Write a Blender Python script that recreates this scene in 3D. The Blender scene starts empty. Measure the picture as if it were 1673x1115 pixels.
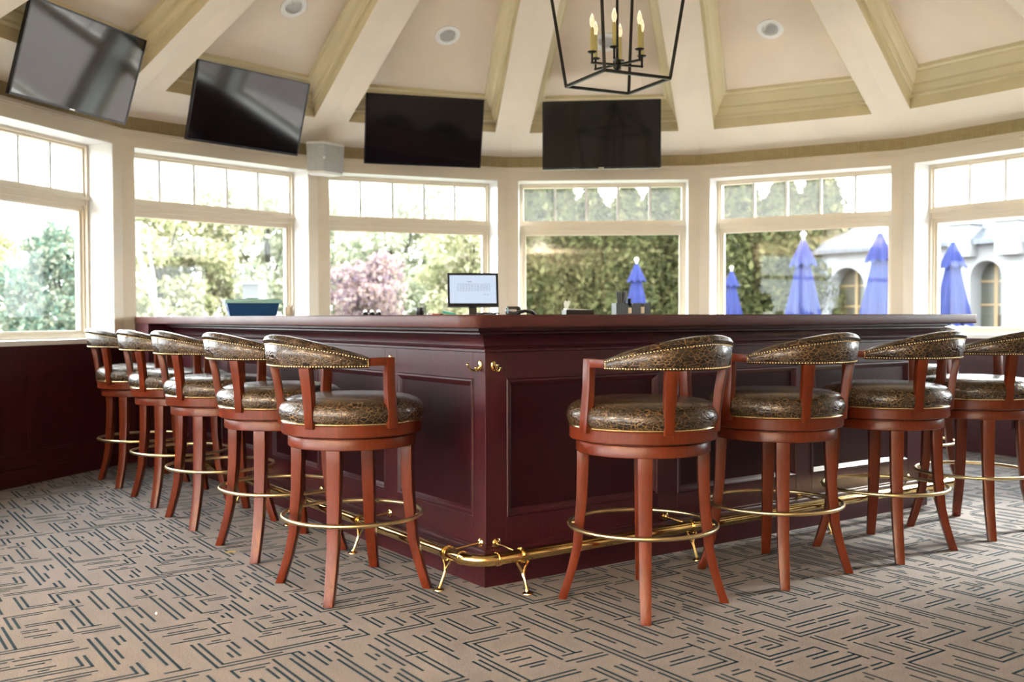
import bpy, math, random
from mathutils import Vector, Matrix

# ------------------------------------------------------------------ camera, sky, exposure
SC = bpy.context.scene
COL = SC.collection
W_PX, H_PX, F_PX = 1673, 1115, 1640.57
PITCH, ROLL, EYE = 0.0241, -0.0026, 1.0589
cam_d = bpy.data.cameras.new('camera')
cam = bpy.data.objects.new('camera', cam_d); COL.objects.link(cam)
cam_d.sensor_width = 36.0
cam_d.lens = F_PX / W_PX * 36.0
cam_d.clip_end = 400
_F = Vector((0, math.cos(PITCH), -math.sin(PITCH))); _U = Vector((0, math.sin(PITCH), math.cos(PITCH))); _R = Vector((1, 0, 0))
_R2 = math.cos(ROLL) * _R + math.sin(ROLL) * _U
_U2 = -math.sin(ROLL) * _R + math.cos(ROLL) * _U
cam.matrix_world = Matrix(((_R2.x, _U2.x, -_F.x, 0), (_R2.y, _U2.y, -_F.y, 0), (_R2.z, _U2.z, -_F.z, EYE), (0, 0, 0, 1)))
cam_d.dof.use_dof = True
cam_d.dof.focus_distance = 4.1
cam_d.dof.aperture_fstop = 2.8
SC.camera = cam

SC.view_settings.view_transform = 'Standard'
SC.view_settings.look = 'None'
SC.view_settings.exposure = 4.15
SC.view_settings.gamma = 1.0
SC.view_settings.use_curve_mapping = False

world = bpy.data.worlds.new('sky'); SC.world = world; world.use_nodes = True
wb = world.node_tree.nodes['Background']
wb.inputs[0].default_value = (0.93, 0.965, 1.0, 1); wb.inputs[1].default_value = 1.0

sun_d = bpy.data.lights.new('sun', 'SUN'); sun_d.energy = 0.9; sun_d.angle = math.radians(11); sun_d.color = (1, 0.95, 0.86)
sun = bpy.data.objects.new('sun', sun_d); COL.objects.link(sun)
sun.rotation_euler = Vector((0.80, 0.42, 0.52)).to_track_quat('Z', 'Y').to_euler()   # hazy sun coming in through the right-hand windows

PI = math.pi
rnd = random.Random(7)

# ------------------------------------------------------------------ geometry of the place (metres)
N = 14                                            # the bar stands in a fourteen-sided bay
CX, CY, RAD, PH, TURN = 0.603, 5.378, 3.918, 1.735, 2 * PI / 14
AP = RAD * math.cos(TURN / 2); HALF = RAD * math.sin(TURN / 2)
Z_TOP, Z_HEAD, Z_SILL, Z_CEIL, SLOPE = 2.412, 2.306, 0.914, 2.547, 0.603
BEAM_HW, COF_D = 0.153, 0.244
YAW = 0.6109
P0 = Vector((-0.1082, 3.897, 0))
BAR_H = 1.067

def corner(i, r=RAD):
    th = PH - (i - 3) * TURN
    return Vector((CX + r * math.cos(th), CY + r * math.sin(th), 0))

def facet(i):
    """maps (u along the facet to the right, w outward, z) to the room"""
    th = PH - (i - 3 + 0.5) * TURN
    n = Vector((math.cos(th), math.sin(th), 0)); t = Vector((n.y, -n.x, 0))
    m = Vector((CX, CY, 0)) + n * AP
    return lambda u, w, z: m + t * u + n * w + Vector((0, 0, z))

def bar_to_world(x, y, z=0.0):
    c, s = math.cos(YAW), math.sin(YAW)
    return Vector((P0.x + x * c - y * s, P0.y + x * s + y * c, z))

# ------------------------------------------------------------------ materials
def new_mat(name):
    m = bpy.data.materials.new(name); m.use_nodes = True
    nt = m.node_tree; b = nt.nodes['Principled BSDF']
    return m, nt, b

def texco(nt, scale=(1, 1, 1), kind='Object'):
    tc = nt.nodes.new('ShaderNodeTexCoord'); mp = nt.nodes.new('ShaderNodeMapping')
    mp.inputs['Scale'].default_value = scale
    nt.links.new(tc.outputs[kind], mp.inputs[0]); return mp.outputs[0]

def noise(nt, vec, scale, detail=4, rough=0.55, dist=0.0):
    n = nt.nodes.new('ShaderNodeTexNoise'); n.inputs['Scale'].default_value = scale
    n.inputs['Detail'].default_value = detail; n.inputs['Roughness'].default_value = rough
    n.inputs['Distortion'].default_value = dist
    nt.links.new(vec, n.inputs['Vector']); return n.outputs['Fac']

def ramp(nt, fac, stops):
    r = nt.nodes.new('ShaderNodeValToRGB'); e = r.color_ramp.elements
    while len(e) < len(stops): e.new(0.5)
    for k, (p, c) in enumerate(stops):
        e[k].position = p; e[k].color = (*c, 1)
    nt.links.new(fac, r.inputs[0]); return r.outputs[0]

def bump(nt, b, h, strength, dist=0.002):
    n = nt.nodes.new('ShaderNodeBump'); n.inputs['Strength'].default_value = strength; n.inputs['Distance'].default_value = dist
    nt.links.new(h, n.inputs['Height']); nt.links.new(n.outputs[0], b.inputs['Normal'])

def sc(c, k): return tuple(min(1, v * k) for v in c)

def paint(name, col, rough=0.5, var=0.05, nscale=3.0, bmp=0.0, spec=0.5):
    m, nt, b = new_mat(name)
    v = texco(nt)
    f = noise(nt, v, nscale)
    nt.links.new(ramp(nt, f, [(0.3, sc(col, 1 - var)), (0.7, sc(col, 1 + var))]), b.inputs['Base Color'])
    b.inputs['Roughness'].default_value = rough; b.inputs['Specular IOR Level'].default_value = spec
    if bmp: bump(nt, b, noise(nt, v, 120, 2), bmp, 0.001)
    return m

def wood(name, dark, light, rough=0.3, coat=0.3, grain=(14, 14, 1.2), spec=0.5, crough=0.22, cior=1.5):
    m, nt, b = new_mat(name)
    v = texco(nt, grain)
    f = noise(nt, v, 5, 6, 0.65, 1.2)
    nt.links.new(ramp(nt, f, [(0.25, dark), (0.75, light)]), b.inputs['Base Color'])
    v2 = texco(nt)
    rr = nt.nodes.new('ShaderNodeMapRange'); rr.inputs['To Min'].default_value = rough * 0.85; rr.inputs['To Max'].default_value = rough * 1.2
    nt.links.new(noise(nt, v2, 4), rr.inputs['Value']); nt.links.new(rr.outputs[0], b.inputs['Roughness'])
    b.inputs['Coat Weight'].default_value = coat; b.inputs['Coat Roughness'].default_value = crough; b.inputs['Coat IOR'].default_value = cior
    b.inputs['Specular IOR Level'].default_value = spec
    bump(nt, b, f, 0.06, 0.001)
    return m

def metal(name, col, rough, aniso=0.0):
    m, nt, b = new_mat(name)
    v = texco(nt)
    f = noise(nt, v, 30)
    nt.links.new(ramp(nt, f, [(0.3, sc(col, 0.92)), (0.7, col)]), b.inputs['Base Color'])
    b.inputs['Metallic'].default_value = 1; b.inputs['Roughness'].default_value = rough
    return m

def plain(name, col, rough=0.5, emit=None, estr=0.0, spec=0.5):
    m, nt, b = new_mat(name)
    v = texco(nt); f = noise(nt, v, 8)
    nt.links.new(ramp(nt, f, [(0.35, sc(col, 0.95)), (0.65, sc(col, 1.03))]), b.inputs['Base Color'])
    b.inputs['Roughness'].default_value = rough; b.inputs['Specular IOR Level'].default_value = spec
    if emit:
        b.inputs['Emission Color'].default_value = (*emit, 1); b.inputs['Emission Strength'].default_value = estr
    return m

def leather_mat():
    m, nt, b = new_mat('crocodile_leather')
    v = texco(nt, (1, 1.15, 1.9))
    nz = nt.nodes.new('ShaderNodeTexNoise'); nz.inputs['Scale'].default_value = 14; nz.inputs['Detail'].default_value = 3
    nt.links.new(v, nz.inputs['Vector'])
    mx = nt.nodes.new('ShaderNodeMix'); mx.data_type = 'VECTOR'; mx.inputs['Factor'].default_value = 0.035
    nt.links.new(v, mx.inputs[4]); nt.links.new(nz.outputs['Color'], mx.inputs[5])
    vo = nt.nodes.new('ShaderNodeTexVoronoi'); vo.feature = 'DISTANCE_TO_EDGE'; vo.inputs['Scale'].default_value = 44
    nt.links.new(mx.outputs[1], vo.inputs['Vector'])
    vf = nt.nodes.new('ShaderNodeTexVoronoi'); vf.feature = 'DISTANCE_TO_EDGE'; vf.inputs['Scale'].default_value = 92
    nt.links.new(mx.outputs[1], vf.inputs['Vector'])
    mk = ramp(nt, noise(nt, texco(nt), 7, 2), [(0.46, (0, 0, 0)), (0.54, (1, 1, 1))])
    dm = nt.nodes.new('ShaderNodeMix'); nt.links.new(mk, dm.inputs['Factor']); nt.links.new(vo.outputs['Distance'], dm.inputs[2])
    f2 = nt.nodes.new('ShaderNodeMath'); f2.operation = 'MULTIPLY'; f2.inputs[1].default_value = 1.0; nt.links.new(vf.outputs['Distance'], f2.inputs[0])
    nt.links.new(f2.outputs[0], dm.inputs[3]); DIST = dm.outputs[0]
    base = ramp(nt, DIST, [(0.0, (0.22, 0.14, 0.06)), (0.035, (0.08, 0.046, 0.021)), (0.09, (0.030, 0.016, 0.0075)), (0.5, (0.044, 0.024, 0.0115))])
    big = noise(nt, texco(nt), 9, 3)
    mul = nt.nodes.new('ShaderNodeMix'); mul.data_type = 'RGBA'; mul.blend_type = 'MULTIPLY'; mul.inputs['Factor'].default_value = 0.6
    nt.links.new(base, mul.inputs[6]); nt.links.new(ramp(nt, big, [(0.3, (0.6, 0.6, 0.6)), (0.7, (1, 0.98, 0.92))]), mul.inputs[7])
    nt.links.new(mul.outputs[2], b.inputs['Base Color'])
    h = ramp(nt, DIST, [(0.0, (0, 0, 0)), (0.16, (1, 1, 1))])
    bump(nt, b, h, 0.5, 0.0016)
    b.inputs['Roughness'].default_value = 0.26; b.inputs['Coat Weight'].default_value = 0.3; b.inputs['Coat Roughness'].default_value = 0.12
    return m

def weave_mat(name, c1, c2):
    m, nt, b = new_mat(name)
    v = texco(nt, (1, 1, 1))
    f1 = noise(nt, texco(nt, (6, 6, 160)), 2, 3); f2 = noise(nt, texco(nt, (160, 160, 6)), 1, 3)
    a = nt.nodes.new('ShaderNodeMath'); a.operation = 'ADD'; nt.links.new(f1, a.inputs[0]); nt.links.new(f2, a.inputs[1])
    h = nt.nodes.new('ShaderNodeMath'); h.operation = 'MULTIPLY'; h.inputs[1].default_value = 0.5; nt.links.new(a.outputs[0], h.inputs[0])
    nt.links.new(ramp(nt, h.outputs[0], [(0.35, c1), (0.65, c2)]), b.inputs['Base Color'])
    b.inputs['Roughness'].default_value = 0.75
    return m

def carpet_mat(name, c1, c2):
    m, nt, b = new_mat(name)
    v = texco(nt)
    f = noise(nt, v, 260, 2, 0.7); g = noise(nt, v, 3, 3)
    c = ramp(nt, f, [(0.3, c1), (0.7, c2)])
    mul = nt.nodes.new('ShaderNodeMix'); mul.data_type = 'RGBA'; mul.blend_type = 'MULTIPLY'; mul.inputs['Factor'].default_value = 0.5
    nt.links.new(c, mul.inputs[6]); nt.links.new(ramp(nt, g, [(0.3, (0.84, 0.84, 0.84)), (0.7, (1, 1, 1))]), mul.inputs[7])
    nt.links.new(mul.outputs[2], b.inputs['Base Color'])
    b.inputs['Roughness'].default_value = 0.9; b.inputs['Specular IOR Level'].default_value = 0.25
    bump(nt, b, f, 0.5, 0.003)
    return m

def glass_mat(name='window_glass', haze=0.0):
    m = bpy.data.materials.new(name); m.use_nodes = True; nt = m.node_tree
    nt.nodes.clear(); out = nt.nodes.new('ShaderNodeOutputMaterial')
    tr = nt.nodes.new('ShaderNodeBsdfTransparent'); tr.inputs[0].default_value = (0.95, 0.97, 0.96, 1)
    gl = nt.nodes.new('ShaderNodeBsdfGlossy'); gl.inputs['Roughness'].default_value = 0.02
    lw = nt.nodes.new('ShaderNodeLayerWeight'); lw.inputs[0].default_value = 0.5
    pw = nt.nodes.new('ShaderNodeMath'); pw.operation = 'POWER'; pw.inputs[1].default_value = 5; nt.links.new(lw.outputs['Facing'], pw.inputs[0])
    fr = nt.nodes.new('ShaderNodeMath'); fr.operation = 'MULTIPLY_ADD'; fr.inputs[1].default_value = 0.7; fr.inputs[2].default_value = 0.012; nt.links.new(pw.outputs[0], fr.inputs[0])
    mx = nt.nodes.new('ShaderNodeMixShader'); nt.links.new(fr.outputs[0], mx.inputs[0])
    nt.links.new(tr.outputs[0], mx.inputs[1]); nt.links.new(gl.outputs[0], mx.inputs[2]); 
    if haze:
        hz = nt.nodes.new('ShaderNodeBsdfTranslucent'); hz.inputs[0].default_value = (0.95, 0.96, 0.93, 1)
        m2 = nt.nodes.new('ShaderNodeMixShader'); m2.inputs[0].default_value = haze
        nt.links.new(mx.outputs[0], m2.inputs[1]); nt.links.new(hz.outputs[0], m2.inputs[2]); nt.links.new(m2.outputs[0], out.inputs[0])
    else: nt.links.new(mx.outputs[0], out.inputs[0])
    return m

def leaf_mat(name, cols, transl=0.25):
    m, nt, b = new_mat(name)
    g = nt.nodes.new('ShaderNodeNewGeometry')
    f = noise(nt, texco(nt), 1.4, 3)
    ad = nt.nodes.new('ShaderNodeMath'); ad.operation = 'MULTIPLY_ADD'; ad.inputs[1].default_value = 0.55
    nt.links.new(g.outputs['Random Per Island'], ad.inputs[0])
    h = nt.nodes.new('ShaderNodeMath'); h.operation = 'MULTIPLY'; h.inputs[1].default_value = 0.45; nt.links.new(f, h.inputs[0])
    nt.links.new(h.outputs[0], ad.inputs[2])
    n = len(cols)
    col = ramp(nt, ad.outputs[0], [(0.12 + 0.66 * k / (n - 1), c) for k, c in enumerate(cols)])
    nt.links.new(col, b.inputs['Base Color']); b.inputs['Roughness'].default_value = 0.8; b.inputs['Specular IOR Level'].default_value = 0.06
    tl = nt.nodes.new('ShaderNodeBsdfTranslucent'); nt.links.new(col, tl.inputs[0])
    mx = nt.nodes.new('ShaderNodeMixShader'); mx.inputs[0].default_value = transl
    out = nt.nodes['Material Output']
    nt.links.new(b.outputs[0], mx.inputs[1]); nt.links.new(tl.outputs[0], mx.inputs[2]); nt.links.new(mx.outputs[0], out.inputs[0])
    return m

def brick_mat(name, c1, c2, mortar, scale, bw=0.5, rh=0.25, offs=0.5, mortar_size=0.02, rough=0.8):
    m, nt, b = new_mat(name)
    br = nt.nodes.new('ShaderNodeTexBrick')
    nt.links.new(texco(nt, kind='UV' if 0 else 'Object'), br.inputs['Vector'])
    br.inputs['Color1'].default_value = (*c1, 1); br.inputs['Color2'].default_value = (*c2, 1); br.inputs['Mortar'].default_value = (*mortar, 1)
    br.inputs['Scale'].default_value = scale; br.inputs['Brick Width'].default_value = bw; br.inputs['Row Height'].default_value = rh
    br.inputs['Mortar Size'].default_value = mortar_size; br.offset = offs
    nt.links.new(br.outputs['Color'], b.inputs['Base Color']); b.inputs['Roughness'].default_value = rough
    return m

M = {}
M['trim'] = paint('cream_trim_paint', (0.66, 0.59, 0.475), 0.4, 0.03)
M['jamb'] = paint('white_jamb_paint', (0.70, 0.705, 0.70), 0.35, 0.02)
M['beam'] = paint('beam_paint', (0.83, 0.75, 0.625), 0.5, 0.03)
M['plaster'] = paint('coffer_plaster', (0.75, 0.64, 0.515), 0.32, 0.03, spec=0.4)
M['moulding'] = paint('crown_moulding_paint', (0.70, 0.62, 0.40), 0.4, 0.03)
M['grass_cloth'] = weave_mat('grasscloth_wallpaper', (0.30, 0.235, 0.11), (0.46, 0.375, 0.20))
M['mahogany'] = wood('dark_mahogany', (0.028, 0.0055, 0.006), (0.062, 0.011, 0.012), 0.38, 0.06, spec=0.25)
M['bar_wood'] = wood('bar_mahogany', (0.022, 0.0028, 0.0048), (0.055, 0.0065, 0.012), 0.45, 0.42, spec=0.14, crough=0.32, cior=1.6)
M['top_wood'] = wood('counter_mahogany', (0.045, 0.013, 0.013), (0.085, 0.025, 0.022), 0.5, 0.06, (2, 14, 14), 0.25, crough=0.35)
M['stool_wood'] = wood('cherry_wood', (0.070, 0.0105, 0.003), (0.135, 0.022, 0.0055), 0.32, 0.08, spec=0.28)
M['leather'] = leather_mat()
M['brass'] = metal('polished_brass', (0.86, 0.62, 0.27), 0.12)
M['ring_brass'] = metal('satin_brass', (0.70, 0.56, 0.32), 0.30)
M['nail_brass'] = metal('nailhead_brass', (0.88, 0.72, 0.42), 0.22)
M['chrome'] = metal('chrome', (0.75, 0.75, 0.76), 0.15)
M['iron'] = paint('bronze_black_iron', (0.018, 0.015, 0.012), 0.35, 0.1)
M['candle'] = plain('ivory_candle_sleeve', (0.62, 0.55, 0.22), 0.5)
M['black'] = plain('black_plastic', (0.012, 0.012, 0.014), 0.3)
M['bezel'] = plain('tv_bezel', (0.012, 0.013, 0.018), 0.25)
M['carpet'] = carpet_mat('taupe_carpet', (0.160, 0.143, 0.140), (0.318, 0.288, 0.282))
M['teal'] = carpet_mat('teal_carpet_line', (0.007, 0.024, 0.040), (0.016, 0.048, 0.072))
M['glass'] = glass_mat(); M['hazy_glass'] = glass_mat('hazy_transom_glass', 0.022)
M['white'] = plain('white_plastic', (0.82, 0.82, 0.80), 0.4)
M['cloth_grey'] = weave_mat('speaker_cloth', (0.36, 0.38, 0.38), (0.48, 0.50, 0.50))
def screen_mat():
    m, nt, b = new_mat('tv_screen'); f = noise(nt, texco(nt), 5)
    nt.links.new(ramp(nt, f, [(0.3, (0.006, 0.006, 0.008)), (0.7, (0.009, 0.009, 0.012))]), b.inputs['Base Color'])
    b.inputs['Roughness'].default_value = 0.06; b.inputs['IOR'].default_value = 1.6
    return m
M['screen'] = screen_mat()
M['lens'] = plain('frosted_lamp_lens', (0.85, 0.85, 0.84), 0.25)
M['can'] = metal('lamp_reflector', (0.72, 0.71, 0.69), 0.3)

# ------------------------------------------------------------------ mesh helpers
class MB:
    def __init__(s): s.v = []; s.f = []; s.m = []; s.mi = 0
    def add(s, vs, fs):
        o = len(s.v); s.v += [tuple(v) for v in vs]
        for f in fs: s.f.append(tuple(i + o for i in f)); s.m.append(s.mi)
    def hexa(s, p):      # 8 points: bottom 4 ccw, top 4
        s.add(p, [(3, 2, 1, 0), (4, 5, 6, 7), (0, 1, 5, 4), (1, 2, 6, 5), (2, 3, 7, 6), (3, 0, 4, 7)])
    def box(s, x0, x1, y0, y1, z0, z1, fn=None):
        p = [(x0, y0, z0), (x1, y0, z0), (x1, y1, z0), (x0, y1, z0), (x0, y0, z1), (x1, y0, z1), (x1, y1, z1), (x0, y1, z1)]
        if fn: p = [fn(*q) for q in p]
        s.hexa(p)
    def poly(s, pts, fn=None):
        s.add([fn(*p) if fn else p for p in pts], [tuple(range(len(pts)))])
    def prism(s, outline, z0, z1, fn=None):
        n = len(outline)
        vs = [(x, y, z0) for x, y in outline] + [(x, y, z1) for x, y in outline]
        if fn: vs = [fn(*q) for q in vs]
        s.add(vs, [tuple(range(n - 1, -1, -1)), tuple(range(n, 2 * n))] + [(k, (k + 1) % n, n + (k + 1) % n, n + k) for k in range(n)])
    def loops(s, rings, closed=True, cap=True):
        n = len(rings[0]); o = len(s.v)
        vs = [p for r in rings for p in r]; fs = []
        for a in range(len(rings) - 1):
            for k in range(n if closed else n - 1):
                k2 = (k + 1) % n
                fs.append((a * n + k, a * n + k2, (a + 1) * n + k2, (a + 1) * n + k))
        if cap and closed:
            fs.append(tuple(range(n - 1, -1, -1))); fs.append(tuple((len(rings) - 1) * n + k for k in range(n)))
        s.add(vs, fs)
    def lathe(s, prof, c=(0, 0, 0), seg=48, a0=0, a1=2 * PI, cap=True):
        rings = []
        for r, z in prof:
            rings.append([(c[0] + r * math.cos(2 * PI * k / seg), c[1] + r * math.sin(2 * PI * k / seg), c[2] + z) for k in range(seg)])
        s.loops(rings, True, cap)
    def tube(s, path, r, seg=10, closed=False, cap=True):
        P = [Vector(p) for p in path]; n = len(P); rs = r if isinstance(r, (list, tuple)) else [r] * n
        rings = []; up = None
        for k in range(n):
            a = P[k - 1] if (k > 0 or closed) else P[k]; b = P[(k + 1) % n] if (k < n - 1 or closed) else P[k]
            d = (b - a).normalized()
            if up is None:
                up = Vector((0, 0, 1)) if abs(d.z) < 0.9 else Vector((1, 0, 0))
            x = d.cross(up).normalized(); y = x.cross(d).normalized(); up = y
            rings.append([tuple(P[k] + (x * math.cos(2 * PI * j / seg) + y * math.sin(2 * PI * j / seg)) * rs[k]) for j in range(seg)])
        if closed: rings.append(rings[0]); s.loops(rings, True, False)
        else: s.loops(rings, True, cap)
    def bar(s, a, b, w, h=None, up=(0, 0, 1)):
        a = Vector(a); b = Vector(b); h = h or w; d = (b - a).normalized(); u = Vector(up)
        if abs(d.dot(u)) > 0.95: u = Vector((1, 0, 0))
        x = d.cross(u).normalized() * w / 2; y = x.cross(d).normalized() * h / 2
        s.hexa([a - x - y, a + x - y, a + x + y, a - x + y, b - x - y, b + x - y, b + x + y, b - x + y])
    def sphere(s, c, r, seg=12, rings=8, sz=1.0):
        prof = [(max(1e-4, r * math.sin(PI * k / rings)), -r * sz * math.cos(PI * k / rings)) for k in range(rings + 1)]
        s.lathe(prof, c, seg)
    def build(s, name, mat, parent=None, smooth=False, bevel=0.0, loc=None, rotz=0.0, angle=35):
        me = bpy.data.meshes.new(name); me.from_pydata(s.v, [], s.f)
        mats = mat if isinstance(mat, (list, tuple)) else [mat]
        for q in mats: me.materials.append(q)
        if len(mats) > 1: me.polygons.foreach_set('material_index', s.m)
        me.validate()
        import bmesh
        bm = bmesh.new(); bm.from_mesh(me); bmesh.ops.recalc_face_normals(bm, faces=bm.faces)
        if bevel:
            bmesh.ops.remove_doubles(bm, verts=bm.verts, dist=1e-6)
            ed = [e for e in bm.edges if len(e.link_faces) == 2 and e.calc_face_angle(0) > math.radians(40)]
            bmesh.ops.bevel(bm, geom=ed, offset=bevel, segments=2, affect='EDGES', profile=0.5, clamp_overlap=True)
        bm.to_mesh(me); bm.free()
        if smooth:
            me.shade_smooth(); me.set_sharp_from_angle(angle=math.radians(angle))
        o = bpy.data.objects.new(name, me); COL.objects.link(o)
        if parent: o.parent = parent
        if loc is not None: o.location = loc
        if rotz: o.rotation_euler.z = rotz
        return o

def thing(name, label, cat, loc=(0, 0, 0), rotz=0.0, group=None):
    o = bpy.data.objects.new(name, None); COL.objects.link(o); o.empty_display_size = 0.1
    o.location = loc; o.rotation_euler.z = rotz
    return tag(o, label, cat, group)
def tag(o, label, cat, group=None):
    o['label'] = label; o['category'] = cat
    if group: o['group'] = group
    return o
def struct(o): o['kind'] = 'structure'; return o
def dup(root, loc, rotz, label, group=None):
    r = root.copy(); COL.objects.link(r); r.location = loc; r.rotation_euler = (0, 0, rotz); r['label'] = label
    if group: r['group'] = group
    for ch in list(root.children):
        c = ch.copy(); COL.objects.link(c); c.parent = r
        for g in ch.children:
            d = g.copy(); COL.objects.link(d); d.parent = c
    return r

# ------------------------------------------------------------------ floor with woven fretwork lines
def carpet():
    T, U = 50, 0.0235
    rr = random.Random(11); occ = set(); lines = []
    def pts(p, q):
        (x0, y0), (x1, y1) = p, q; n = max(abs(x1 - x0), abs(y1 - y0))
        sx = (x1 > x0) - (x1 < x0); sy = (y1 > y0) - (y1 < y0)
        return [(x0 + sx * k, y0 + sy * k) for k in range(n + 1)]
    def try_add(polys, slack):
        allp = []; hit = 0
        for pl in polys:
            for p, q in zip(pl[:-1], pl[1:]): allp += [(x % T, y % T) for x, y in pts(p, q)]
        sp = set(allp); hit = sum(1 for p in sp if p in occ)
        if hit > slack: return False
        near = {((x + i) % T, (y + j) % T) for x, y in sp for i, j in ((1, 0), (-1, 0), (0, 1), (0, -1))} - sp
        if sum(1 for p in near if p in occ) > 0.13 * len(near) + 1: return False
        occ.update(allp)
        for pl in polys: lines.extend(zip(pl[:-1], pl[1:]))
        return True
    def rot(pl, k, o):
        c, s_ = [(1, 0), (0, 1), (-1, 0), (0, -1)][k]
        return [(o[0] + x * c - y * s_, o[1] + x * s_ + y * c) for x, y in pl]
    for it in range(9000):
        o = (rr.randrange(T), rr.randrange(T)); k = rr.randrange(4); kind = rr.random()
        if it < 2600:
            if len(occ) > 0.38 * T * T: continue
            if kind < 0.42:
                m, n = rr.randint(7, 13), rr.randint(5, 11)
                ps = [[(0, 0), (m, 0), (m, n)], [(rr.randint(0, 2), 1), (m - 1, 1), (m - 1, n - rr.randint(0, 2))]]
                if rr.random() < 0.35: ps.append([(m, n), (m + 2, n)])
            else:
                L = rr.randint(9, 16); a = rr.randint(0, 3)
                ps = [[(0, 0), (L, 0)], [(a, 1), (a + L - rr.randint(0, 4), 1)]]
                if rr.random() < 0.3: ps.append([(0, -1), (0, 2)])
                if rr.random() < 0.25: ps.append([(L // 2, 2), (L // 2 + 4, 2)])
            slack = 1
        elif it < 4600:
            L = rr.randint(3, 6); ps = [[(0, 0), (L, 0)], [(rr.randint(0, 1), 1), (L - 1, 1)]]
            if rr.random() < 0.3: ps.append([(L, 0), (L, 3)])
            slack = 1
        else:
            if rr.random() < 0.5: ps = [[(0, 0), (2, 0)], [(0, 2), (2, 2)]]
            else: ps = [[(0, 0), (3, 0), (3, 2)]]
            slack = 0
            if len(occ) > 0.42 * T * T: break
        try_add([rot(p, k, o) for p in ps], slack)
        if it < 2600 and len(occ) > 0.43 * T * T: pass
    mb = MB(); mb.mi = 0
    # carpet sheet
    mb.add([(-7, -7, 0), (8, -7, 0), (8, 10.2, 0), (-7, 10.2, 0)], [(0, 1, 2, 3)])
    mb.mi = 1; hw = 0.0049; z = 0.0009
    V, Fc = [], []
    for ti in range(-9, 12):
        for tj in range(-8, 11):
            for p, q in lines:
                ax, ay = (ti * T + p[0]) * U, (tj * T + p[1]) * U; bx, by = (ti * T + q[0]) * U, (tj * T + q[1]) * U
                x0, x1 = min(ax, bx) - hw, max(ax, bx) + hw; y0, y1 = min(ay, by) - hw, max(ay, by) + hw
                c = bar_to_world((x0 + x1) / 2, (y0 + y1) / 2)
                if c.y < 1.2 or (math.hypot(c.x - CX, c.y - CY) > 4.0 and c.y > 3.2) or abs(c.x) > c.y * 0.62 + 1.6: continue
                n = len(V)
                V += [bar_to_world(x0, y0, z)[:], bar_to_world(x1, y0, z)[:], bar_to_world(x1, y1, z)[:], bar_to_world(x0, y1, z)[:]]
                Fc.append((n, n + 1, n + 2, n + 3))
    mb.add(V, Fc)
    me = bpy.data.meshes.new('floor'); me.from_pydata(mb.v, [], mb.f)
    me.materials.append(M['carpet']); me.materials.append(M['teal']); me.polygons.foreach_set('material_index', mb.m)
    o = bpy.data.objects.new('floor', me); COL.objects.link(o); struct(o)
carpet()

# ------------------------------------------------------------------ bay walls, windows, wainscot
SIDE = {-1: 'left_rear', 0: 'left', 1: 'left_front', 2: 'front_left', 3: 'front', 4: 'front_right', 5: 'right_front', 6: 'right', 7: 'right_rear'}
OPW = HALF - 0.095
def mitred(mb, i, u0, u1, w0, w1, z0, z1, ml=True, mr=True):
    f = facet(i); k = math.tan(TURN / 2)
    a0 = u0 - (w0 * k if ml else 0); a1 = u0 - (w1 * k if ml else 0)
    b0 = u1 + (w0 * k if mr else 0); b1 = u1 + (w1 * k if mr else 0)
    mb.hexa([f(a0, w0, z0), f(b0, w0, z0), f(b1, w1, z0), f(a1, w1, z0), f(a0, w0, z1), f(b0, w0, z1), f(b1, w1, z1), f(a1, w1, z1)])

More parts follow.
